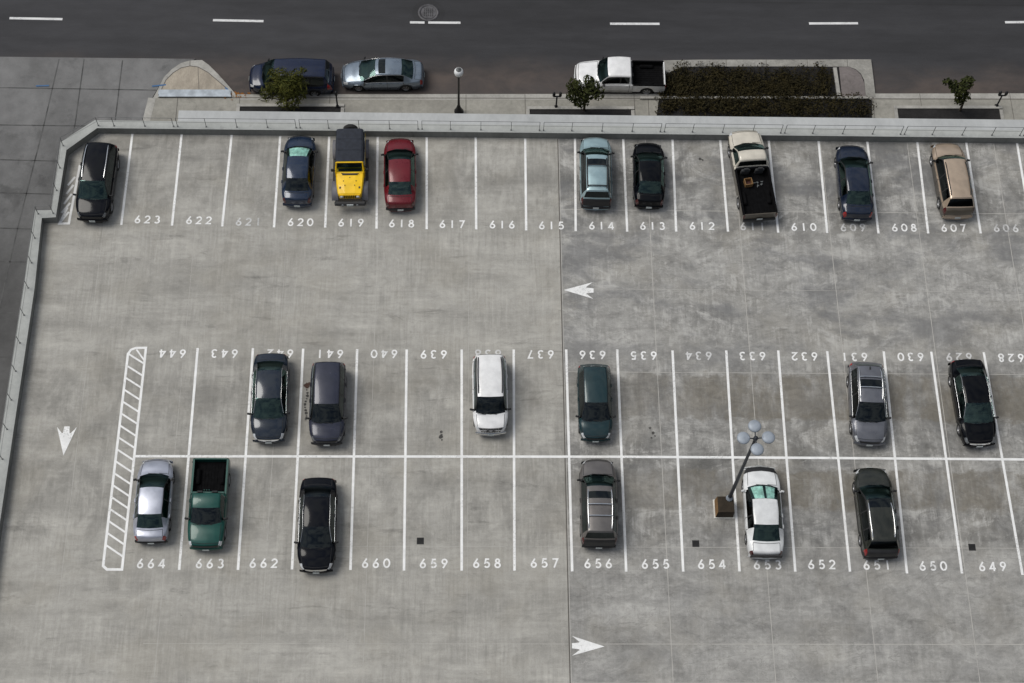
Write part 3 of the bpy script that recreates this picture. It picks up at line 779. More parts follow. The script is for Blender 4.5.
# ------------------------------------------------------------------ deck lamp
lb = G(722.5, 508, 0)
dl = empty('deck_lamp', lb)
a = MB(); a.box((.05,-.07,.035), (1.02,.98,.07)); a.build('plinth', M['base_white'], dl)
a = MB()
w0, w1, hh = .44, .40, .74
v = [(x*w0+.05, y*w0-.07, .07) for x,y in ((-1,-1),(1,-1),(1,1),(-1,1))] + [(x*w1+.05, y*w1-.07, hh) for x,y in ((-1,-1),(1,-1),(1,1),(-1,1))]
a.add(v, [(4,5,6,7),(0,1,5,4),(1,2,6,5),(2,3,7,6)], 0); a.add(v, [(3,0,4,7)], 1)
a.build('pedestal', [M['base_brown'], M['base_lit']], dl)
HP = 8.55
pb = (.24, .24)
a = MB(); a.lathe([(.17,hh),(.17,hh+.05),(.12,hh+.10),(.11,hh+.30)], 12, 0, Matrix.Translation((pb[0],pb[1],0))); a.build('pole_base', M['lamp_disc'], dl)
a = MB(); a.lathe([(.095,hh+.2),(.085,3.5),(.06,HP-.1),(.001,HP)], 12, 0, Matrix.Translation((pb[0],pb[1],0))); a.build('pole', M['lamp_pole'], dl)
a = MB(); a.lathe([(.001,HP-.28),(.10,HP-.24),(.11,HP-.05),(.001,HP+.02)], 12, 0, Matrix.Translation((pb[0],pb[1],0))); a.build('hub', M['lamp_pole'], dl)
for k in range(4):
    an = k*math.pi/2 + .03; dx, dy = math.cos(an), math.sin(an)
    a = MB(); a.tube([(pb[0]+dx*.08,pb[1]+dy*.08,HP-.12),(pb[0]+dx*.36,pb[1]+dy*.36,HP-.04),(pb[0]+dx*.60,pb[1]+dy*.60,HP-.02)], [.035,.03,.035], 7); ar = a.build('arm', M['lamp_pole'], dl)
    a = MB(); a.lathe([(.001,-.12),(.25,-.12),(.295,-.06),(.295,-.01),(.265,.03),(.15,.06),(.001,.07)], 26, 0, Matrix.Translation((pb[0]+dx*.56,pb[1]+dy*.56,HP)))
    a.box((pb[0]+dx*.40,pb[1]+dy*.40,HP+.02), (.20,.12,.05), 0, an, bev=.02)
    a.build('lamp_head', [M['lamp_disc']], dl)
tag(dl, 'tall grey parking deck lamp with four round discs on a brown pedestal', 'lamp post')

# ------------------------------------------------------------------ vehicles
def pchip(pts):
    xs = [p[0] for p in pts]; ys = [p[1] for p in pts]; n = len(xs)
    h = [xs[i+1]-xs[i] for i in range(n-1)]; d = [(ys[i+1]-ys[i])/h[i] for i in range(n-1)]
    m = [d[0]] + [0 if d[i-1]*d[i] <= 0 else 2*d[i-1]*d[i]/(d[i-1]+d[i]) for i in range(1,n-1)] + [d[-1]]
    def f(x):
        x = min(max(x, xs[0]), xs[-1]); i = 0
        while i < n-2 and x > xs[i+1]: i += 1
        t = (x-xs[i])/h[i]; t2, t3 = t*t, t*t*t
        return (2*t3-3*t2+1)*ys[i] + (t3-2*t2+t)*h[i]*m[i] + (-2*t3+3*t2)*ys[i+1] + (t3-t2)*h[i]*m[i+1]
    return f

TYPES = {
 'sedan': dict(W=1.80, H=1.44, cw=.225, rf=.435, rr=.715, gb=.875, B=.555, wx=(.185,.79), box=False, wR=.325),
 'coupe': dict(W=1.80, H=1.40, cw=.255, rf=.445, rr=.685, gb=.865, B=.60, wx=(.19,.80), box=False, wR=.32),
 'hatch': dict(W=1.76, H=1.56, cw=.215, rf=.42, rr=.885, gb=.955, B=.53, wx=(.17,.82), box=True, wR=.32),
 'wagon': dict(W=1.82, H=1.53, cw=.235, rf=.44, rr=.875, gb=.955, B=.54, wx=(.185,.80), box=True, wR=.33),
 'suv':   dict(W=1.86, H=1.74, cw=.215, rf=.405, rr=.91, gb=.968, B=.52, wx=(.185,.80), box=True, wR=.37),
 'van':   dict(W=1.94, H=1.74, cw=.165, rf=.32, rr=.915, gb=.968, B=.46, wx=(.165,.78), box=True, wR=.34),
 'pickup':dict(W=1.82, H=1.70, cw=.27, rf=.37, rr=.555, gb=.575, B=.54, wx=(.165,.795), box='bed', wR=.36),
}
WHEEL = {}
def wheel_meshes(Rw, dark=False):
    key = (round(Rw,2), dark)
    if key not in WHEEL:
        mt = Matrix.Rotation(math.pi/2, 4, 'Y')          # axle along +X, outside = +X
        t = MB(); t.lathe([(Rw*.62,-.10),(Rw*.90,-.105),(Rw,-.075),(Rw,.075),(Rw*.90,.105),(Rw*.64,.10),(Rw*.62,.06)], 22, 0, mt)
        r = MB(); r.lathe([(Rw*.64,.07),(Rw*.62,.095),(Rw*.55,.085),(Rw*.52,.03)], 22, 0, mt); r.lathe([(Rw*.55,.028),(.001,.03)], 22, 1, mt)
        for k in range(5):
            a = k*2*math.pi/5
            r.add([(.075, math.cos(a+s_*w_)*rr_, math.sin(a+s_*w_)*rr_) for rr_, w_ in ((Rw*.16,.9),(Rw*.57,.22)) for s_ in (-1,1)], [(0,1,3,2)], 0)
        r.lathe([(Rw*.18,.078),(.001,.085)], 12, 0, mt)
        WHEEL[key] = (t.mesh('wheel', M['tyre']), r.mesh('rim', [M['rim_dark'] if dark else M['rim'], M['trim']]))
    return WHEEL[key]

def vehicle(name, label, cat, typ, nose, tail, pm, W=None, Hk=1.0, lights='head', tails='tail', glass='glass', side_glass=None, rear_glass=None,
            rails=None, crossbars=0, sunroof=None, roof_mat=None, chrome_belt=False, shade=False, seat='seat', grille='trim', grille_slots=0,
            clad=False, dark_rim=False, group=None, plate_front=True, plate_rear=True, lower=None, rear_bar=False, antenna=False, trunk_vent=False, nose_trim=None, chrome_bumper=False, opts=None, roofk=1.0):
    T = dict(TYPES[typ]); T.update(opts or {})
    A, Bp = G(*nose), G(*tail); z0 = opts.get('z', 0) if opts else 0
    A.z = Bp.z = 0; L = (A-Bp).length; ctr = (A+Bp)/2; dirv = A-Bp
    rz = math.atan2(dirv.y, dirv.x) - math.pi/2
    e = empty(name, (ctr.x, ctr.y, z0), rz)
    W = W or T['W']; w = W/2; H = T['H']*Hk; bxy = T['box']; cw, rf, rr, gb = T['cw'], T['rf'], T['rr'], T['gb']; Rw = T['wR']
    big = typ in ('suv','van','pickup')
    hz_ = {'suv':1.06,'van':1.04,'pickup':1.08,'hatch':.96,'wagon':.95}.get(typ, .93)   # cowl height
    hz_ = hz_*(.5+.5*Hk)
    bl = {'suv':1.04,'van':1.0,'pickup':1.04,'hatch':.98,'wagon':.96}.get(typ, .93)*(.5+.5*Hk)
    nz = hz_-.16 if not big else hz_-.10
    top = [(0,nz-.30),(.010,nz-.14),(.045,nz-.05),(.13,hz_-.08),(cw,hz_),(rf,H-.06),((rf+rr)/2,H),(rr,H-.05 if bxy is not True else H-.07)]
    belt = [(0,nz-.36),(.010,nz-.20),(.045,nz-.11),(.13,hz_-.15),(cw,hz_-.08),((rf+rr)/2,bl)]
    if bxy is True:
        top += [(gb,bl+.10),(.985,bl+.0),(1,.62)]; belt += [(gb,bl+.02),(.985,bl-.08),(1,.54)]
        wtp = [(0,.70),(.05,.78),(cw,.83),(rf,.665*roofk),((rf+rr)/2,.68*roofk),(rr,.65*roofk),(gb,.80),(1,.80)]
        wpl = [(0,.60),(.02,.75),(.06,.87),(.13,.96),(.25,1),(.75,1),(.92,.965),(.97,.90),(1,.84)]
        bow = [(0,.13),(cw,.20),(rf,.08),(.6,0),(rr,-.05),(1,-.07)]
        end = 1.0
    elif bxy == 'bed':
        top += [(gb,bl+.04),(gb+.012,bl+.03)]; belt += [(gb,bl),(gb+.012,bl)]
        wtp = [(0,.74),(.05,.80),(cw,.84),(rf,.74*roofk),((rf+rr)/2,.75*roofk),(rr,.74*roofk),(gb,.84),(gb+.012,.86)]
        wpl = [(0,.76),(.02,.86),(.06,.93),(.13,.97),(.25,1),(.75,1),(1,1)]
        bow = [(0,.10),(cw,.22),(rf,.06),((rf+rr)/2,0),(rr,0),(1,0)]
        end = gb+.012
    else:
        dz = hz_+.07
        top += [(gb,dz+.03),(.90,dz),(.972,dz-.05),(.990,dz-.17),(1,.58)]; belt += [(gb,dz-.06),(.90,dz-.08),(.972,dz-.13),(.990,dz-.25),(1,.50)]
        wtp = [(0,.70),(.05,.76),(cw,.82),(rf,.665*roofk),((rf+rr)/2,.68*roofk),(rr,.65*roofk),(gb,.745),(.90,.77),(1,.76)]
        wpl = [(0,.60),(.02,.75),(.06,.87),(.13,.96),(.25,1),(.72,1),(.88,.965),(.955,.90),(.985,.83),(1,.75)]
        bow = [(0,.14),(cw,.21),(rf,.09),((rf+rr)/2,0),(rr,-.08),(gb,-.13),(1,-.09)]
        end = 1.0
    fT, fB, fW, fP, fO = pchip(top), pchip(belt), pchip(wtp), pchip(wpl), pchip(bow)
    b0, b1 = bow[0][1], bow[-1][1]
    zb = .24 if big else .19
    Ypos = lambda u: (L/2-b0) - u*(L-b0+b1)
    yw = [Ypos(T['wx'][0]), Ypos(T['wx'][1])]
    Ra = Rw + .05
    def sec(u):
        y = Ypos(u); wp = w*fP(u); zt = fT(u); zbl = fB(u); wt = min(w*fW(u), wp*.93)
        if typ in ('sedan','coupe') and u > rr: wt = min(wt, wp*.88)
        zs = zb + (.08 if u < .02 or u > .98 else 0)
        for y_ in yw:
            d = abs(y-y_)
            if d < Ra: zs = max(zs, Rw + math.sqrt(Ra*Ra-d*d))
        zs = min(zs, zbl-.14)
        cr = .035 if rf < u < rr else .03
        pts = [(0,zb),(wp*.84,max(zb,min(zs,zb+.02))),(wp*.965,zs+.015),(wp*1.0,zs+(zbl-zs)*.5),(wp*.993,zbl-.09),(wp*.968,zbl-.02),(wp*.93,zbl)]
        x0_, zz0 = wp*.93, zbl; x1_, zz1 = wt, zt-.018
        for f in (.12,.5,.88):
            bulge = .02*4*f*(1-f)*min(1, max(0,(zz1-zz0))/.3)
            pts.append((x0_+(x1_-x0_)*f+bulge, zz0+(zz1-zz0)*f))
        pts += [(x1_,zz1),(max(x1_-.085,x1_*.84),zt+.002),(x1_*.52,zt+cr*.8),(0,zt+cr)]
        return pts
    def Pt(u, t, side=1, off=0.0):
        def raw(u_, t_):
            s_ = sec(u_); i = min(int(t_), len(s_)-2); fr = t_-i
            x = s_[i][0]+(s_[i+1][0]-s_[i][0])*fr; z = s_[i][1]+(s_[i+1][1]-s_[i][1])*fr
            return Vector((x*side, Ypos(u_)+fO(u_)*(1-min(1,(x/w))**2), z))
        p = raw(u, t)
        if off:
            a = raw(min(u+.004,end), t)-raw(max(u-.004,0), t); b = raw(u, min(t+.1,13))-raw(u, max(t-.1,0))
            n = a.cross(b)
            if n.length > 1e-9:
                n.normalize(); c0 = Vector((0, p.y*.9, .5))
                if n.dot(p-c0) < 0: n = -n
                p = p + n*off
        return p
    # stations
    B_ = T['B']; g0, g1 = cw+.012, rf-.010; r0, r1 = rr+.012, gb-.010
    if bxy == 'bed':
        sw_ = [(cw+.03, B_-.055 if typ=='pickup' and not T.get('ext') else .452), (None,None)]
        if T.get('ext'): sw_ = [(cw+.03,.475),(.492,rr-.014)]
        else: sw_ = [(cw+.03, rr-.014)]
        r0, r1 = rr+.003, gb-.003
    elif bxy is True:
        sw_ = [(cw+.03,B_-.008),(B_+.008,.73),(.745,rr-.012)] if typ != 'hatch' else [(cw+.03,B_-.008),(B_+.008,.74),(.755,rr-.03)]
    else: sw_ = [(cw+.04,B_-.008),(B_+.008,rr+.045)]
    keys = sorted(set([0,.004,.010,.022,.045,.08,.13,cw,g0,g1,rf,rr,r0,r1,gb,end] + [q for s_ in sw_ for q in s_] + ([.985,.972,.99,.96] if end == 1 else []) + (list(sunroof) if sunroof else [])))
    keys = [k for k in keys if k <= end]
    st = []
    for a, b in zip(keys[:-1], keys[1:]):
        n = max(1, int((b-a)*L/.085)); st += [a+(b-a)*i/n for i in range(n)]
    st.append(end)
    rings = [];
    for u in st:
        s_ = sec(u); y = Ypos(u); o_ = fO(u); yy = lambda x: y + o_*(1-min(1,abs(x)/w)**2)
        ring_ = [(x, yy(x), z) for x, z in s_] + [(-x, yy(x), z) for x, z in s_[-2:0:-1]]
        rings.append(ring_)
    NR = len(rings[0]); K = 14
    body, glass_parts, sr = MB(), {}, MB()
    mats = [pm, M['trim'], roof_mat or pm, M['seam'], lower or pm]
    body.v = [p for r_ in rings for p in r_]
    for i in range(len(st)-1):
        um = (st[i]+st[i+1])/2
        for k in range(NR):
            kk = k if k < K-1 else NR-1-k; side = 1 if k < K-1 else -1
            q = (i*NR+k, i*NR+(k+1)%NR, (i+1)*NR+(k+1)%NR, (i+1)*NR+k)
            part = None; mi = 0
            if kk == 0: mi = 1
            elif kk == 1: mi = 1
            elif kk == 2 and clad: mi = 1
            elif kk in (2,3) and lower: mi = 4
            if kk in (7,8):
                for wi, (a, b) in enumerate(sw_):
                    if a < um < b: part = ('side_window', wi, side)
            if part is None and kk in (7,8) and sw_[0][0] < um < sw_[-1][1]: mi = 1
            if kk in (6,9) and typ != 'pickup' and sw_[0][0] < um < sw_[-1][1]: mi = 1
            if T.get('shaded_rear') and um > gb and kk > 2: mi = T['shaded_rear']  # rear end takes black trim or lower paint, imitating its shade
            if kk in (10,11,12) and g0 < um < g1: part = ('windscreen',0,0)
            if kk in (10,11,12) and r0 < um < r1: part = ('rear_window',0,0)
            if kk in (10,11,12) and part is None and rf-.01 <= um <= rr+.012: mi = 2
            if sunroof and kk in (11,12) and sunroof[0] < um < sunroof[1]: part = ('sunroof',0,0)
            if T.get('darkbed') and um > gb and kk > 5: mi = 1
            if part:
                glass_parts.setdefault(part, []).append(q)
            else: body.f.append(q); body.mi.append(mi); body.sm.append(True)
    for i, rev in ((0, True), (len(st)-1, False)):
        body.f.append(tuple(range(i*NR, i*NR+NR)) if not rev else tuple(range(i*NR+NR-1, i*NR-1, -1))); body.mi.append(1 if (not rev and T.get('darkbed')) else 0); body.sm.append(False)
    # panel gaps as thin ribbons
    def gap(fn, n=12, hw=.011):
        prev = None
        for j in range(n+1):
            c, side_d = fn(j/n)
            a, b = c+side_d*hw, c-side_d*hw
            if prev: body.add([prev[0],a,b,prev[1]], [(0,1,2,3)], 3)
            prev = (a, b)
    for sd in (1,-1):
        gap(lambda f: (Pt(.05+(cw-.055)*f, 10.4, sd, .004), Vector((1,0,0))))
        for uu in ([cw+.03, B_, ] + ([rr-.01] if bxy is not False else [rr+.05])):
            if bxy == 'bed' and uu == B_: continue
            gap(lambda f: (Pt(uu, 2.2+3.7*f, sd, .004), Vector((0,1,0))), 8)
        if bxy is False: gap(lambda f: (Pt(gb+.012+(.97-gb-.012)*f, 10.6, sd, .004), Vector((1,0,0))))
    gap(lambda f: (Pt(.035, 13-2.6*abs(2*f-1), 1 if f > .5 else -1, .004), Vector((0,1,0))), 14)
    if bxy is False: gap(lambda f: (Pt(gb+.012, 13-2.4*abs(2*f-1), 1 if f > .5 else -1, .004), Vector((0,1,0))), 14)
    if bxy is True: gap(lambda f: (Pt(min(rr+.004,.93), 13-2.6*abs(2*f-1), 1 if f > .5 else -1, .004), Vector((0,1,0))), 14)
    body.build('body', mats, e)
    gm = M[glass]
    for (nm, wi, side), fs in glass_parts.items():
        idx = sorted(set(i for f in fs for i in f)); mp = {v_:j for j, v_ in enumerate(idx)}
        m = MB(); m.add([body.v[i] for i in idx], [tuple(mp[i] for i in f) for f in fs], 0, True)
        mt = gm
        if nm == 'side_window': mt = M[side_glass or glass]
        if nm == 'rear_window': mt = M[rear_glass or glass]
        if nm == 'sunroof': mt = M['glass_dark']
        m.build(nm, mt, e)
    # black ceramic edge / moulding round screens
    # lights
    def patch(nm, u0, u1, t0, t1, side, mat, nu=4, nt=4, off=.008, taper=0):
        m = MB(); vs = []
        for i in range(nu+1):
            for j in range(nt+1):
                u = u0+(u1-u0)*i/nu; tt = t0+(t1-t0)*j/nt + taper*(i/nu)*(1-j/nt)
                vs.append(Pt(u, tt, side, off))
        fs = [(i*(nt+1)+j,(i+1)*(nt+1)+j,(i+1)*(nt+1)+j+1,i*(nt+1)+j+1) for i in range(nu) for j in range(nt)]
        m.add(vs, fs, 0, True); return m.build(nm, mat, e)
    for sd in (1,-1):
        patch('headlight', .010, .050 if big else .062, 4.0, 10.6, sd, M[lights], 4, 6, taper=1.0)
        if bxy is True: patch('tail_light', .945, .992, 3.4, 8.2, sd, M[tails], 4, 5)
        elif bxy is False: patch('tail_light', .968, .996, 3.4, 10.2, sd, M[tails], 4, 5)
    # grille
    gmt = M[grille]
    m = MB(); vs = []
    ts = [10.6+2.4*j/5 for j in range(6)]; row = [(t_, 1) for t_ in ts] + [(t_, -1) for t_ in ts[-2::-1]]
    for i in range(3):
        for t_, sd in row: vs.append(Pt(.0015+(T.get('gu',.010)-.0015)*i/2, t_, sd, .010))
    nn = len(row); m.add(vs, [(i*nn+j,i*nn+j+1,(i+1)*nn+j+1,(i+1)*nn+j) for i in range(2) for j in range(nn-1)], 0)
    gr = m.build('grille', gmt, e)
    if grille_slots:
        for k in range(grille_slots):
            t_ = (k+.5)/grille_slots*2-1; m = MB(); x_ = t_*w*fW(0)*.72
            a = Pt(.001,13,1,.016); b = Pt(T.get('gu',.010)+.001,13,1,.016); xo = Vector((x_,-b0*.9*(x_/w)**2,0))
            m.add([a+xo+Vector((-.026,0,0)),a+xo+Vector((.026,0,0)),b+xo+Vector((.026,0,0)),b+xo+Vector((-.026,0,0))], [(0,1,2,3)]); m.build('grille_slot', M['chrome'], gr)
    # bumpers
    m = MB(); n = 14; vs = []; bwm = M['chrome'] if chrome_bumper else (M['trim'] if clad else pm)
    zc = .50 if big else .44
    for j in range(n+1):
        x_ = (j/n*2-1)*w*.86; yb = L/2+.015-b0*.95*(x_/w)**2
        for dy, z_ in ((-.05,zc-.13),(.02,zc-.10),(.03,zc+.05),(-.03,zc+.10)): vs.append((x_, yb+dy, z_))
    m.add(vs, [(j*4+k,j*4+k+1,j*4+5+k,j*4+4+k) for j in range(n) for k in range(3)], 0, True); m.build('front_bumper', bwm, e)
    if bxy != 'bed':
        m = MB(); vs = []
        for j in range(n+1):
            x_ = (j/n*2-1)*w*.90; yb = -L/2-.012+abs(b1)*1.2*(x_/w)**2
            for dy, z_ in ((.05,zc-.15),(-.02,zc-.12),(-.03,zc+.03),(.05,zc+.085)): vs.append((x_, yb+dy, z_))
        m.add(vs, [(j*4+k,j*4+k+1,j*4+5+k,j*4+4+k) for j in range(n) for k in range(3)], 0, True); m.build('rear_bumper', M['trim'] if (clad or rear_bar) else pm, e)
    if plate_front: m = MB(); m.box((0,L/2+.052,zc), (.31,.012,.15)); m.build('license_plate', M['plate_white'], e)
    if plate_rear: m = MB(); m.box((0,-L/2-.055,zc+.02 if not bxy=='bed' else .62), (.31,.012,.15)); m.build('license_plate', M['plate_white'], e)
    # mirrors
    for sd in (1,-1):
        p = Pt(cw+.05, 6.6, sd); m = MB(); m.box((p.x+sd*.13, p.y+.02, p.z+.06), (.17,.09,.13), 0, -sd*.25, bev=.035); m.box((p.x+sd*.03,p.y,p.z+.02),(.10,.06,.05)); m.build('wing_mirror', pm if typ in ('coupe',) else M['trim'], e)
    # wheels
    tm, rm = wheel_meshes(Rw, dark_rim)
    for y_, u_ in ((yw[0],T['wx'][0]),(yw[1],T['wx'][1])):
        for sd in (1,-1):
            x_ = (w*fP(u_)-.13)*sd
            wh = share('wheel', tm, e, (x_,y_,Rw), (0,0,0 if sd > 0 else math.pi)); share('rim', rm, wh)
    # interior
    zf = .32 if not big else .45; sb = (zf+.22)
    def seat_(x, y, wd, nm='seat'):
        m = MB(); m.box((x,y,zf+.12),(wd,.50,.18),0,bev=.05); m.box((x,y-.27,zf+.47),(wd*.96,.14,.60),0,0,.18,bev=.05)
        for hx in ((0,) if wd < .8 else (-wd*.3,wd*.3)): m.box((x+hx,y-.35,zf+.86),(.26,.09,.17),0,bev=.03)
        m.build(nm, M[seat], e)
    ys_ = Ypos(rf+.10)
    seat_(-w*.40, ys_, .50); seat_(w*.40, ys_, .50)
    if not (bxy == 'bed' and not T.get('ext')): seat_(0, Ypos(min(rf+.30, rr-.01)) if bxy != 'bed' else Ypos(rr-.045), w*1.3)
    m = MB(); yd = Ypos(cw+.045); m.box((0,yd,hz_-.14),(w*1.45,.42,.16),0,bev=.05); m.build('dashboard', M['dash'], e)
    m = MB(); a = [(-w*.40+.18*math.cos(k*math.pi/8), yd-.32+.06*math.sin(k*math.pi/8), hz_-.10+.17*math.sin(k*math.pi/8)) for k in range(17)]; m.tube(a,.018,5,caps=False); m.build('steering_wheel', M['dash'], e)
    m = MB(); y1_, y0_ = Ypos(cw-.02), Ypos(min(.95, gb+.0 if bxy == 'bed' else .95)); m.box((0,(y1_+y0_)/2,zf-.03),(w*1.6,y1_-y0_,.04)); 
    if bxy is False: m.box((0,Ypos((rr+gb)/2+.055),bl-.04),(w*1.35,L*.10,.03))
    for sd in (1,-1): m.box((sd*w*.885,(y1_+Ypos(min(.93,gb)))/2,(zf+bl-.10)/2),(.02,(y1_-Ypos(min(.93,gb))),bl-.12-zf))
    m.build('cabin_floor', M['lining'], e)
    if shade:
        m = MB(); nn = 10; vs = []
        for i in range(2):
            for j in range(nn+1):
                f = j/nn*2-1; u = g0+.012+(g1-g0-.02)*i
                p = Pt(u, 13-1.75*abs(f), 1 if f > 0 else -1, 0); vs.append(p + Vector((0,-.01,-.035-.02*(j%2))))
        m.add(vs, [(j,j+1,nn+2+j,nn+1+j) for j in range(nn) if j not in ((nn//2,) if shade == 2 else ())], 0); m.build('sunshade', M['shade'], e)
    # wipers
    for xs_ in (-.30,.22):
        m = MB(); a = Pt(cw+.008, 13, 1, .02); m.tube([(xs_*w*1.2, a.y-.02-.13*abs(xs_)**2, a.z), (xs_*w*1.2+.42, a.y-.05-.02, a.z+.035)], .012, 5); m.build('wiper', M['trim'], e)
    if rails:
        for sd in (1,-1):
            m = MB(); pts = [Pt(rf+.03+(rr-rf-.06)*j/8, 10.75, sd, .055 if 0 < j < 8 else .0) for j in range(9)]; m.tube(pts, .03, 6); m.build('roof_rail', M[rails], e)
    for k in range(crossbars):
        f = (k+1)/(crossbars+1) if crossbars > 1 else .5
        u = rf+.06+(rr-rf-.12)*(.20+.62*(k/(max(1,crossbars-1)))) if crossbars > 1 else (rf+rr)/2
        if T.get('cb'): u = rf+(rr-rf)*T['cb'][k]
        m = MB(); pts = [Pt(u, 10.75, 1, .07), Pt(u,12,1,.08), Pt(u,13,1,.08), Pt(u,12,-1,.08), Pt(u,10.75,-1,.07)]; m.tube(pts, .032, 6); m.build('cross_bar', M[rails or 'trim'], e)
    if chrome_belt:
        for sd in (1,-1):
            m = MB(); pts = [Pt(cw+.05+(min(rr+.05,.93)-cw-.05)*j/10, 6.35, sd, .012) for j in range(11)]; m.tube(pts, .014, 5); m.build('window_trim', M['chrome'], e)
            m = MB(); pts = [Pt(cw+.055+(rr+.05-cw-.055)*j/10, 9.6, sd, .012) for j in range(11)]; m.tube(pts, .010, 5); m.build('window_trim', M['chrome'], e)
    for sd in (1,-1):
        for uu in ([B_-.03] + ([rr+.01] if bxy is False else ([.70] if bxy is True else []))):
            if bxy == 'bed': uu = rr-.04
            m = MB(); p = Pt(uu, 4.6, sd, .02); m.box(p, (.03,.20,.035), 0, bev=.01); m.build('door_handle', pm if not clad else M['trim'], e)
    if antenna:
        m = MB(); p = Pt(rr-.03, 13, 1, .0); m.box((p.x,p.y,p.z+.04),(.05,.16,.08),0,bev=.02); m.build('antenna', M['trim'], e)
    if nose_trim:
        m = MB(); vs = []
        for i in range(5):
            for t_, sd in [(4.2+8.8*j/7,1) for j in range(8)]+[(13-8.8*j/7,-1) for j in range(1,8)]: vs.append(Pt(.001+.085*i/4, t_, sd, .014))
        m.add(vs, [(i*15+j,i*15+j+1,i*15+16+j,i*15+15+j) for i in range(4) for j in range(14)], 0, True); m.build('nose_panel', M[nose_trim], e)
    if trunk_vent:
        m = MB(); m.box((0,-L/2-.03,.74),(W*.84,.06,.28),0,bev=.01); m.build('tail_panel', M['trim'], e)
    # pickup bed
    if bxy == 'bed':
        zr_ = bl+.01; ye, yt = Ypos(end)-.012, -L/2+.03; th = .085
        m = MB(); N_ = 26; half = []
        for i in range(N_+1):
            y = ye+(yt-ye)*i/N_; zs = zb+.10
            d = abs(y-yw[1])
            if d < Ra: zs = max(zs, Rw+math.sqrt(Ra*Ra-d*d))
            half.append([(w*.965,zs),(w*1.0,zs+(zr_-zs)*.5),(w*.99,zr_-.06),(w*.965,zr_),(w*.965-th,zr_),(w*.96-th,.70)])
        for sd in (1,-1):
            vs = [(x*sd, ye+(yt-ye)*i/N_, z) for i in range(N_+1) for x, z in half[i]]
            fs = [(i*6+k,i*6+k+1,i*6+7+k,i*6+6+k) for i in range(N_) for k in range(5)]
            m.add(vs, fs, 0, False)
            for j in range(len(fs)): m.mi[-len(fs)+j] = 1 if (j % 5 == 4 or (T.get('darkbed') and j % 5 >= 2)) else (2 if lower else 0)
            for i in (0,N_): m.add(vs[i*6:i*6+6], [(0,1,2,3,4,5)], 0)
        m.box((0,ye-.025,(zr_+.66)/2),(W*.93-.02,.05,zr_-.66),1 if T.get('darkbed') else 0)
        bed_ = m.build('cargo_bed', [pm, M['bedliner'], lower or pm], e)
        m = MB(); m.box((0,(ye+yt)/2-.01,.68),(2*(w*.96-th)+.10,ye-yt-.06,.05))
        for k in range(9): m.box(((k-4)*.15,(ye+yt)/2,.712),(.06,ye-yt-.25,.015))
        for sd in (1,-1): m.box((sd*(w-.30),yw[1],.80),(.22,.80,.20),0,bev=.06)
        m.build('bed_floor', M['bedliner'], e)
        m = MB(); m.box((0,-L/2+.045,(zr_+.60)/2),(W*.93,.07,zr_-.60),0,bev=.015); m.build('tailgate', lower or pm, e)
        m = MB(); m.box((0,-L/2-.015,.52),(W*.92,.11,.14),0,bev=.03); m.build('rear_bumper', M['chrome'] if chrome_bumper else M['trim'], e)
        for sd in (1,-1): m = MB(); m.box((sd*w*.90,-L/2+.02,.86),(.10,.06,.26),0,bev=.01); m.build('tail_light', M[tails], e)
        if T.get('bulk'):
            m = MB(); m.box((0,ye-.08,zr_+.02),(W*.86,.10,.05),0,bev=.015)
            for q in (-.12,0,.12): m.box((q,ye-.02,H-.02),(.05,.05,.05),0,bev=.01)
            m.build('bed_rail', pm, e)
    tag(e, label, cat, group); return e, L

P_ = {k: paint(n, *v) for k, n, v in (
    ('black','black_car_paint',((.0025,.003,.0045),0,.12,.0,.0,.2)), ('black2','blue_black_car_paint',((.0025,.0032,.0055),0,.10,.0,.0,.26)),
    ('navy','navy_car_paint',((.010,.022,.050),.2,.16,.6,.0)), ('navy2','dark_navy_car_paint',((.007,.013,.030),.15,.18,.4,.0)),
    ('streetnavy','street_navy_paint',((.004,.010,.035),.1,.2,.3,.0)), ('red','dark_red_car_paint',((.125,.004,.010),.1,.28,.25,.0)),
    ('ltblue','pale_blue_car_paint',((.30,.42,.45),.45,.34,1,.05)), ('cream','cream_car_paint',((.58,.54,.46),.05,.4,.6,.1)),
    ('brown','shaded_lower_paint',((.075,.062,.045),.2,.4,.4,.05)), ('champ','champagne_car_paint',((.44,.34,.25),.45,.36,1,.06)),  # brown puts the shade of the body sides into the lower paint
    ('slate','slate_blue_car_paint',((.012,.019,.031),.2,.16,.5,.0)), ('slate2','slate_violet_car_paint',((.026,.029,.048),.2,.24,.3,.01)),
    ('white','white_car_paint',((.74,.74,.74),0,.35,.7,.05)), ('white2','off_white_car_paint',((.70,.71,.71),0,.38,.6,.08)),
    ('teal','dark_teal_car_paint',((.010,.032,.037),.2,.22,.4,.01)), ('grey','mid_grey_car_paint',((.13,.135,.155),.4,.3,.6,.02)),
    ('silver','silver_car_paint',((.42,.44,.51),.5,.34,.6,.02)), ('green','dark_green_car_paint',((.002,.058,.045),.1,.32,.3,.0)),
    ('taupe','taupe_grey_car_paint',((.13,.12,.115),.4,.34,.5,.03)), ('olive','olive_grey_car_paint',((.022,.024,.018),.25,.2,.5,.0)),
    ('silverblue','silver_blue_car_paint',((.17,.21,.26),.45,.28,.6,.02)), ('yellow','yellow_car_paint',((.86,.53,.0),0,.4,.2,.0)))}
DG = 'vehicles parked on the deck'
DS = 'vehicles parked along the street kerb'
V = vehicle
V('parked_suv','black crossover with silver roof rails beside the left corner parapet','suv','suv',(92.7,221.6,.4),(101.5,142.5,1.0),P_['black2'],W=1.86,Hk=.96,lights='head_dim',rails='chrome',side_glass='glass_dark',group=DG,roofk=1.02)
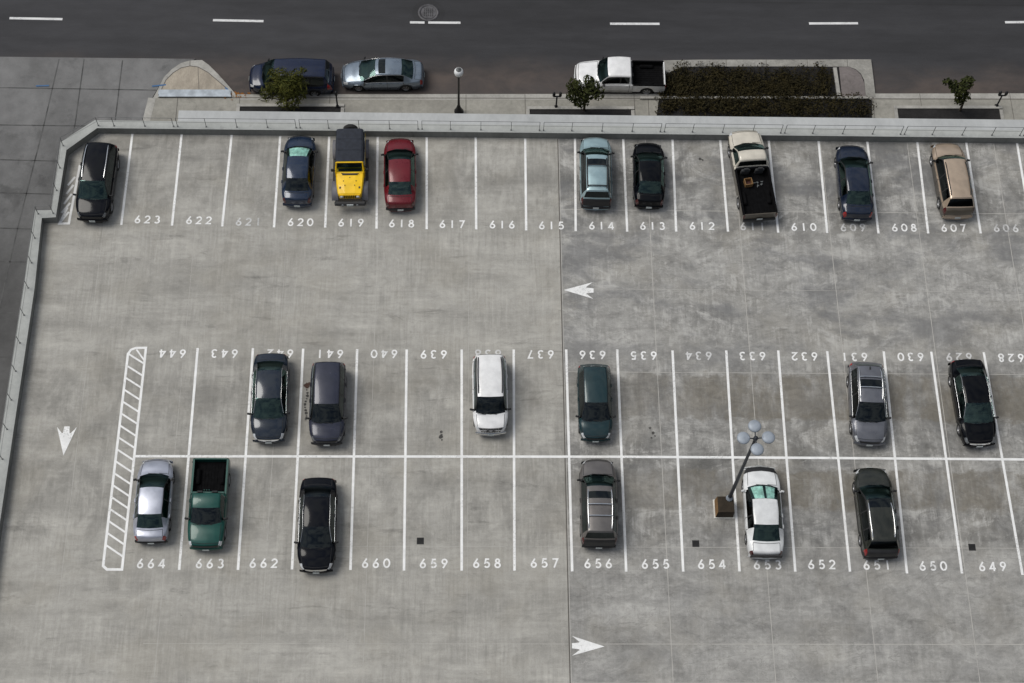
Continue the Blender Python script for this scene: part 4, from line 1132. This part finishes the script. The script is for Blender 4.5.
V('parked_car','dark navy sedan with pale sunshade in windscreen, left of yellow jeep','car','sedan',(301,135.5,.65),(297.2,206,.4),P_['navy'],W=1.70,shade=1,tails='tail_dim',glass='glass_clear',rear_glass='glass_dark',side_glass='glass_dark',group=DG)
V('parked_car','dark red sedan right of the yellow jeep','car','sedan',(399.7,138,.65),(400.5,210,.4),P_['red'],W=1.72,rear_bar=True,rear_glass='glass_clear',tails='tail_dim',group=DG)
V('parked_suv','pale blue SUV with sunroof and roof bars in stall 614','suv','suv',(595.2,137.5,.75),(595.7,208.7,.4),P_['ltblue'],W=1.74,Hk=.97,rails='trim',crossbars=2,sunroof=(.455,.545),clad=True,rear_glass='glass_dark',side_glass='glass_dark',tails='tail_dim',group=DG,opts=dict(cb=(.30,.88),shaded_rear=1))
V('parked_car','small black sedan beside the pale blue SUV in stall 613','car','sedan',(648.2,142.5,.65),(648.7,207.5,.4),P_['black'],W=1.70,lights='head_dim',tails='tail_dim',group=DG)
cream, Lc = V('parked_pickup','cream pickup truck with black cargo bed tilted in stall 611','pickup','pickup',(743.7,130.6,.8),(759,219.6,.5),P_['cream'],W=1.92,lower=P_['brown'],rear_glass='glass_dark',tails='tail_dim',group=DG,opts=dict(cw=.20,rf=.335,rr=.435,gb=.447,B=.40,wx=(.17,.78),darkbed=1))
V('parked_car','dark navy sedan with red tail lights parked over number 609','car','sedan',(850.7,145,.65),(856.6,220,.4),P_['navy2'],W=1.80,group=DG,chrome_belt=False)
V('parked_wagon','champagne beige wagon with dark roof gutters in stall 607','wagon','wagon',(945.6,142.8,.65),(957.3,217.7,.4),P_['champ'],W=1.80,rails='trim',side_glass='glass_dark',rear_glass='glass_dark',tails='tail_dim',lower=P_['brown'],group=DG,opts=dict(H=1.60,cw=.235,rf=.36,shaded_rear=4))
V('parked_car','dark slate sedan with chrome nose covering number 642','car','sedan',(268.7,442.5,.4),(271.2,352,.9),P_['slate'],W=1.82,chrome_belt=True,grille='chrome',rear_glass='glass_clear',group=DG)
V('parked_suv','boxy slate violet SUV beside a rust stain in stall 641','suv','suv',(326.8,445.3,.4),(329,361.6,.9),P_['slate2'],W=1.78,Hk=.98,glass='glass_dark',clad=True,lights='head_dim',group=DG,roofk=1.04)
V('parked_suv','boxy white SUV with slotted grille and black roof rails','suv','suv',(490.7,435,.4),(489.2,353.7,1.0),P_['white'],W=1.76,rails='trim',glass='glass_dark',grille='trim',grille_slots=7,chrome_bumper=True,group=DG,roofk=1.10,opts=dict(cw=.205,rf=.375,gu=.030))
V('parked_hatchback','dark teal hatchback with bright headlights in stall 636','hatchback','hatch',(595.5,441.3,.4),(593.7,364.5,.8),P_['teal'],W=1.72,glass='glass_dark',group=DG)
V('parked_wagon','grey crossover with silver roof cross bars and red tail lights','crossover','wagon',(869.2,445,.4),(866.7,360.7,1.0),P_['grey'],W=1.84,rails='chrome',crossbars=2,glass='glass_dark',chrome_belt=True,sunroof=(.60,.70),antenna=True,group=DG,opts=dict(H=1.56,cb=(.36,.66)))
V('parked_car','black sedan with chrome front on the line beside number 628','car','sedan',(979.2,446.2,.4),(966.7,358,.9),P_['black'],W=1.84,chrome_belt=True,grille='chrome',glass='glass_clear',seat='seat',lights='head_dim',group=DG)
V('parked_car','silver sedan beside the long hatched marking in stall 664','car','sedan',(157,458.7,.65),(151.2,543,.4),P_['silver'],W=1.72,rear_bar=True,rear_glass='glass',side_glass='glass_dark',group=DG)
V('parked_pickup','dark green pickup truck with empty black bed in stall 663','pickup','pickup',(206.2,550,.4),(211.2,458.2,1.0),P_['green'],W=1.78,rear_glass='glass_dark',glass='glass_dark',group=DG,opts=dict(cw=.245,rf=.395,rr=.54,gb=.555,B=.50,wx=(.175,.80),bulk=1,H=1.60))
V('parked_car','glossy black sedan with long silver window trims beside number 660','car','sedan',(316.2,572.5,.4),(318.7,476.2,.9),P_['black2'],W=1.84,chrome_belt=True,glass='glass_dark',grille='chrome',lights='head',group=DG)
V('parked_suv','taupe grey SUV with sunroof and framed roof rack in stall 656','suv','suv',(597.5,459.5,.75),(598.7,548,.4),P_['taupe'],W=1.82,rails='chrome',crossbars=2,sunroof=(.455,.535),clad=True,rear_glass='glass_dark',side_glass='glass_dark',tails='tail_dim',group=DG,roofk=1.03,opts=dict(cb=(.40,.66),shaded_rear=1))
V('parked_coupe','white coupe with black nose band and pale sunshade beside deck lamp','coupe','coupe',(760,465.5,.65),(765,558,.4),P_['white2'],W=1.82,shade=2,glass='glass_clear',side_glass='glass_dark',rear_glass='glass',nose_trim='trim',trunk_vent=True,tails='tail_dim',lights='head_dim',group=DG)
V('parked_wagon','dark olive grey wagon with sunroof parked over number 651','wagon','wagon',(870.5,467.5,.65),(880.5,558.7,.4),P_['olive'],W=1.84,rails='chrome',sunroof=(.42,.52),rear_glass='glass_dark',side_glass='glass_dark',group=DG,clad=True,opts=dict(shaded_rear=1))
zst = dict(z=ZR)
V('parked_minivan','navy blue minivan at the kerb behind the yellow-green tree','minivan','van',(250,79,ZR+.5),(333.5,77.5,ZR+.7),P_['streetnavy'],W=1.94,rear_glass='glass_dark',side_glass='glass_dark',group=DS,opts=dict(z=ZR))
V('parked_car','silver blue sedan with dark sunroof parked at the street kerb','car','sedan',(342,75.5,ZR+.5),(423.5,74,ZR+.6),P_['silverblue'],W=1.80,sunroof=(.46,.54),chrome_belt=True,glass='glass',side_glass='glass_dark',group=DS,opts=dict(z=ZR))
V('parked_pickup','white extended cab pickup with black bed parked on the street','pickup','pickup',(575,76.5,ZR+.55),(664.5,76.5,ZR+.7),P_['white'],W=1.88,side_glass='glass_dark',glass='glass',group=DS,lower=None,opts=dict(z=ZR,ext=True,darkbed=1,cw=.255,rf=.36,rr=.60,gb=.615,B=.54,wx=(.18,.795)))

# things lying in the cream pickup's bed
ub = cream.matrix_basis
def in_bed(x, y, z): return ub @ Vector((x, y, z))
yc = -.62
ce = empty('crate', in_bed(-.30, yc, .725), cream.rotation_euler.z+.1)
m = MB()
for dx, dy, sx, sy in ((-.19,0,.04,.40),(.19,0,.04,.40),(0,-.19,.34,.04),(0,.19,.34,.04)): m.box((dx,dy,.15),(sx,sy,.30),0,bev=.01)
m.build('side_panel', M['crate_orange'], ce)
m = MB(); m.box((0,0,.04),(.33,.33,.04)); m.build('bottom_panel', M['crate_dark'], ce)
tag(ce, 'open orange brown crate in the bed of the cream pickup', 'crate')
for k, (x_, y_, sx, sy) in enumerate(((.05,.02,.13,.05),(.22,.03,.06,.12),(.20,-.18,.16,.05),(.42,-.10,.09,.09),(.46,.06,.12,.05))):
    m = MB(); m.box((0,0,.03),(sx,sy,.06),0,k*.7,bev=.015); m.box((sx*.3,0,.07),(sx*.4,sy*.6,.03),0,k*.7+.4)
    o = m.build('scrap_piece', M['pale']); o.location = in_bed(x_, yc+y_, .725)
    tag(o, 'small pale scrap piece beside the crate in the cream pickup bed', 'scrap', 'scrap pieces in the cream pickup bed')

# ------------------------------------------------------------------ yellow off-roader
def jeep():
    A, Bp = G(350.2,209.3,.5), G(350.6,126,1.2); A.z = Bp.z = 0; L = 4.5; d = (A-Bp).normalized(); ctr = A - d*L*1.07/2
    e = empty('parked_jeep', (ctr.x,ctr.y,0), math.atan2(d.y,d.x)-math.pi/2); y = P_['yellow']
    e.scale = (1.02, 1.07, 1)
    def loft(st, mi=0):
        m = MB(); n = len(st[0][1]); vs = []
        for yy, sec in st: vs += [(x,yy,z) for x,z in sec]+[(-x,yy,z) for x,z in sec[::-1]]
        N = 2*n
        m.add(vs, [(i*N+k,i*N+(k+1)%N,(i+1)*N+(k+1)%N,(i+1)*N+k) for i in range(len(st)-1) for k in range(N)], mi)
        m.add(vs, [tuple(range(N-1,-1,-1)), tuple(range((len(st)-1)*N,len(st)*N))], mi); return m
    loft([(-1.85,[(.70,.55),(.76,.62),(.78,1.10),(.74,1.16)]),(.50,[(.70,.55),(.76,.62),(.78,1.10),(.74,1.16)])]).build('body_tub', y, e)
    loft([(.50,[(.70,.70),(.74,1.10),(.68,1.17),(.30,1.20)]),(1.2,[(.63,.70),(.69,1.06),(.63,1.14),(.28,1.175)]),(1.66,[(.58,.70),(.62,1.0),(.58,1.08),(.26,1.11)]),(1.72,[(.53,.72),(.55,.98),(.50,1.04),(.26,1.06)])]).build('hood', y, e)
    m = MB(); m.box((0,.62,1.212),(.80,.10,.014)); m.box((-.22,.62,1.225),(.50,.03,.02),0,.12); m.box((.22,.60,1.225),(.46,.03,.02),0,-.12); m.build('cowl_vent', M['trim'], e)
    for x_ in (-.5,.5): m = MB(); m.box((x_,1.35,1.125),(.08,.10,.05)); m.build('hood_latch', M['trim'], e)
    for q in ((-.33,.30),(.33,.30),(0,.10),(-.25,.55),(.25,.55)): m = MB(); m.box((q[0],.7+q[1],1.195),(.05,.05,.02),0,bev=.008); m.build('hood_bumper', M['trim'], e)
    m = MB(); m.box((0,1.735,.88),(1.06,.04,.36),0,bev=.015); g_ = m.build('grille', y, e)
    for k in range(7): m = MB(); m.box(((k-3)*.095,1.758,.90),(.05,.012,.26)); m.build('grille_slot', M['seam'], g_)
    for sd in (1,-1):
        m = MB(); m.lathe([(.10,0),(.105,.025),(.001,.04)],16,0,Matrix.Translation((sd*.42,1.755,.90)) @ Matrix.Rotation(-math.pi/2,4,'X')); m.build('headlight', M['head'], e)
        fm = simple('grey_flare_%d' % sd, (.11,.11,.125), .6)
        for yc_, nm in ((1.22,'front_fender'),(-1.22,'rear_fender')):
            m = MB(); vs = []; n = 10
            for i in range(n+1):
                a = R(18+144*i/n); rr_ = .56
                for x_, dr in ((.62,.0),(.93,.0),(.955,-.05),(.955,-.10)): vs.append((sd*x_, yc_-rr_*1.05*math.cos(a), .40+(rr_+dr)*math.sin(a)))
            m.add(vs, [(i*4+k,i*4+k+1,i*4+5+k,i*4+4+k) for i in range(n) for k in range(3)], 0, True); m.build(nm, fm, e)
        m = MB(); m.box((sd*.90,.42,1.28),(.16,.10,.20),0,bev=.03); m.box((sd*.80,.42,1.22),(.10,.04,.04)); m.build('wing_mirror', M['trim'], e)
        m = MB(); m.box((sd*.86,-.05,.50),(.14,1.5,.06),0,bev=.02); m.build('side_step', M['trim'], e)
        m = MB(); m.box((sd*.789,.0,.95),(.02,.16,.04)); m.build('door_handle', M['trim'], e)
        for y0_, y1_ in ((-1.70,-.85),(-.78,.18)):
            m = MB(); m.add([(sd*.775,y0_,1.22),(sd*.775,y1_+.10 if y1_ > 0 else y1_,1.22),(sd*.715,y1_,1.68),(sd*.715,y0_,1.68)],[(0,1,2,3)]); m.build('side_window', M['glass_dark'], e)
        m = MB(); m.box((sd*.785,-.80,1.42),(.012,.5,.02)); m.box((sd*.79,.25,1.0),(.012,.02,.9)); m.build('door_seam', M['seam'], e)
    # windscreen frame and glass
    b0, b1, z0, z1 = .50, .24, 1.17, 1.74
    def bar(p, q, r): m_.tube([p,q], r, 6)
    m_ = MB(); bar((-.72,b0,z0),(-.68,b1,z1),.045); bar((.72,b0,z0),(.68,b1,z1),.045); bar((-.68,b1,z1),(.68,b1,z1),.042); bar((-.72,b0,z0),(.72,b0,z0),.045); m_.build('windscreen_frame', y, e)
    m = MB(); m.add([(-.70,b0-.02,z0+.03),(.70,b0-.02,z0+.03),(.66,b1,z1-.02),(-.66,b1,z1-.02)],[(0,1,2,3)]); m.build('windscreen', M['glass'], e)
    # canvas top
    st = []
    for yy, zt, wt in ((.20,1.76,.69),(-.10,1.80,.70),(-.80,1.82,.70),(-1.50,1.80,.69),(-1.72,1.76,.68),(-1.86,1.22,.74)):
        st.append((yy,[(.765,1.165),(wt+.035,zt-.16),(wt-.01,zt-.04),(wt-.10,zt),(.3,zt+.02)]))
    loft(st).build('canvas_top', M['canvas'], e)
    for yy in (-.45,-1.1): m = MB(); m.box((0,yy,1.835),(1.24,.05,.012),0,bev=.004); m.build('top_bow', M['canvas'], e)
    m = MB(); m.box((0,1.98,.62),(1.62,.22,.20),0,bev=.05); m.box((-.68,1.93,.60),(.24,.24,.14),0,.3,bev=.04); m.box((.68,1.93,.60),(.24,.24,.14),0,-.3,bev=.04); m.build('front_bumper', M['trim'], e)
    m = MB(); m.box((0,2.10,.64),(.34,.03,.14)); m.build('license_plate', M['plate_white'], e)
    for sd in (1,-1): m = MB(); m.lathe([(.07,0),(.075,.03),(.001,.035)],12,0,Matrix.Translation((sd*.38,2.09,.64)) @ Matrix.Rotation(-math.pi/2,4,'X')); m.build('fog_light', M['head_dim'], e)
    m = MB(); m.box((0,-2.0,.58),(1.50,.14,.18),0,bev=.03); m.build('rear_bumper', M['trim'], e)
    m = MB(); m.lathe([(.12,-.10),(.34,-.11),(.39,-.07),(.39,.07),(.34,.11),(.12,.10),(.001,.06)],24,0,Matrix.Translation((0,-2.06,1.14)) @ Matrix.Rotation(math.pi/2,4,'X')); m.build('spare_wheel', M['tyre'], e)
    m = MB(); m.box((0,-1.92,1.1),(.20,.12,.20)); m.build('spare_bracket', M['trim'], e)
    for sd in (1,-1): m = MB(); m.box((sd*.70,-1.88,.92),(.14,.06,.20),0,bev=.02); m.build('tail_light', M['tail'], e)
    tm, rm = wheel_meshes(.39, True)
    for yy in (1.22,-1.22):
        for sd in (1,-1):
            wh = share('wheel', tm, e, (sd*.80,yy,.39), (0,0,0 if sd > 0 else math.pi)); share('rim', rm, wh)
    m = MB()
    for sd in (-.38,.38): m.box((sd,-.15,.95),(.46,.45,.15),0,bev=.05); m.box((sd,-.42,1.25),(.44,.12,.6),0,0,.15,bev=.04)
    m.build('seat', M['seat'], e)
    m = MB(); m.box((0,.36,1.13),(1.2,.22,.12),0,bev=.03); m.build('dashboard', M['dash'], e)
    tag(e, 'yellow open-bodied jeep with navy canvas top and grey fenders', 'jeep', DG)
jeep()

# ------------------------------------------------------------------ light
SUN_EL, SUN_AZ = R(57), R(-70)        # azimuth from +Y (north) towards +X: light from the upper left
w_ = bpy.data.worlds.new('World'); scene.world = w_; w_.use_nodes = True
nt = w_.node_tree; nt.nodes.clear()
out_ = nt.nodes.new('ShaderNodeOutputWorld'); bg = nt.nodes.new('ShaderNodeBackground')
sky = nt.nodes.new('ShaderNodeTexSky'); sky.sky_type = 'NISHITA'; sky.sun_disc = False; sky.sun_elevation = SUN_EL; sky.sun_rotation = SUN_AZ
sky.air_density = 1.0; sky.dust_density = 2.0
tc = nt.nodes.new('ShaderNodeTexCoord'); mp = nt.nodes.new('ShaderNodeMapping'); mp.inputs['Scale'].default_value = (1,1,2.2)
nz = nt.nodes.new('ShaderNodeTexNoise'); nz.inputs['Scale'].default_value = 6.0; nz.inputs['Detail'].default_value = 8; nz.inputs['Roughness'].default_value = .6; nz.inputs['Distortion'].default_value = .5
mr = nt.nodes.new('ShaderNodeMapRange'); mr.interpolation_type = 'SMOOTHSTEP'
mr.inputs[1].default_value = .36; mr.inputs[2].default_value = .60; mr.inputs[3].default_value = .06; mr.inputs[4].default_value = .96
mx = nt.nodes.new('ShaderNodeMix'); mx.data_type = 'RGBA'; mx.inputs[7].default_value = (6.6,6.85,7.1,1)
nt.links.new(tc.outputs['Generated'], mp.inputs[0]); nt.links.new(mp.outputs[0], nz.inputs['Vector']); nt.links.new(nz.outputs[0], mr.inputs[0])
nt.links.new(mr.outputs[0], mx.inputs[0]); nt.links.new(sky.outputs[0], mx.inputs[6]); dp = nt.nodes.new('ShaderNodeVectorMath'); dp.operation = 'DOT_PRODUCT'; dp.inputs[1].default_value = (math.sin(SUN_AZ), math.cos(SUN_AZ), 0)
gm_ = nt.nodes.new('ShaderNodeMapRange'); gm_.inputs[1].default_value = -1; gm_.inputs[2].default_value = 1; gm_.inputs[3].default_value = .55; gm_.inputs[4].default_value = 1.15
cm_ = nt.nodes.new('ShaderNodeVectorMath'); cm_.operation = 'SCALE'
nt.links.new(tc.outputs['Generated'], dp.inputs[0]); nt.links.new(dp.outputs['Value'], gm_.inputs[0])
# low sky dimmed to darken the car sides, standing in for unseen city buildings
sx_ = nt.nodes.new('ShaderNodeSeparateXYZ'); hz2 = nt.nodes.new('ShaderNodeMapRange'); hz2.interpolation_type = 'SMOOTHSTEP'
hz2.inputs[1].default_value = .08; hz2.inputs[2].default_value = .55; hz2.inputs[3].default_value = .06; hz2.inputs[4].default_value = 1.0
pm_ = nt.nodes.new('ShaderNodeMath'); pm_.operation = 'MULTIPLY'
nt.links.new(tc.outputs['Generated'], sx_.inputs[0]); nt.links.new(sx_.outputs[2], hz2.inputs[0])
nt.links.new(gm_.outputs[0], pm_.inputs[0]); nt.links.new(hz2.outputs[0], pm_.inputs[1])
nt.links.new(mx.outputs[2], cm_.inputs[0]); nt.links.new(pm_.outputs[0], cm_.inputs['Scale']); nt.links.new(cm_.outputs[0], bg.inputs[0])
bg.inputs[1].default_value = .098
nt.links.new(bg.outputs[0], out_.inputs[0])
sd_ = bpy.data.lights.new('sun', 'SUN'); sd_.energy = 2.2; sd_.angle = R(34); sd_.color = (1,.965,.90)
so_ = bpy.data.objects.new('sun', sd_); COL.objects.link(so_)
sv = Vector((math.sin(SUN_AZ)*math.cos(SUN_EL), math.cos(SUN_AZ)*math.cos(SUN_EL), math.sin(SUN_EL)))
so_.rotation_euler = sv.to_track_quat('Z','Y').to_euler(); so_.location = sv*200
scene.view_settings.view_transform = 'Standard'; scene.view_settings.look = 'None'; scene.view_settings.exposure = 0
scene.render.engine = 'CYCLES'; scene.cycles.max_bounces = 8; scene.cycles.transparent_max_bounces = 12
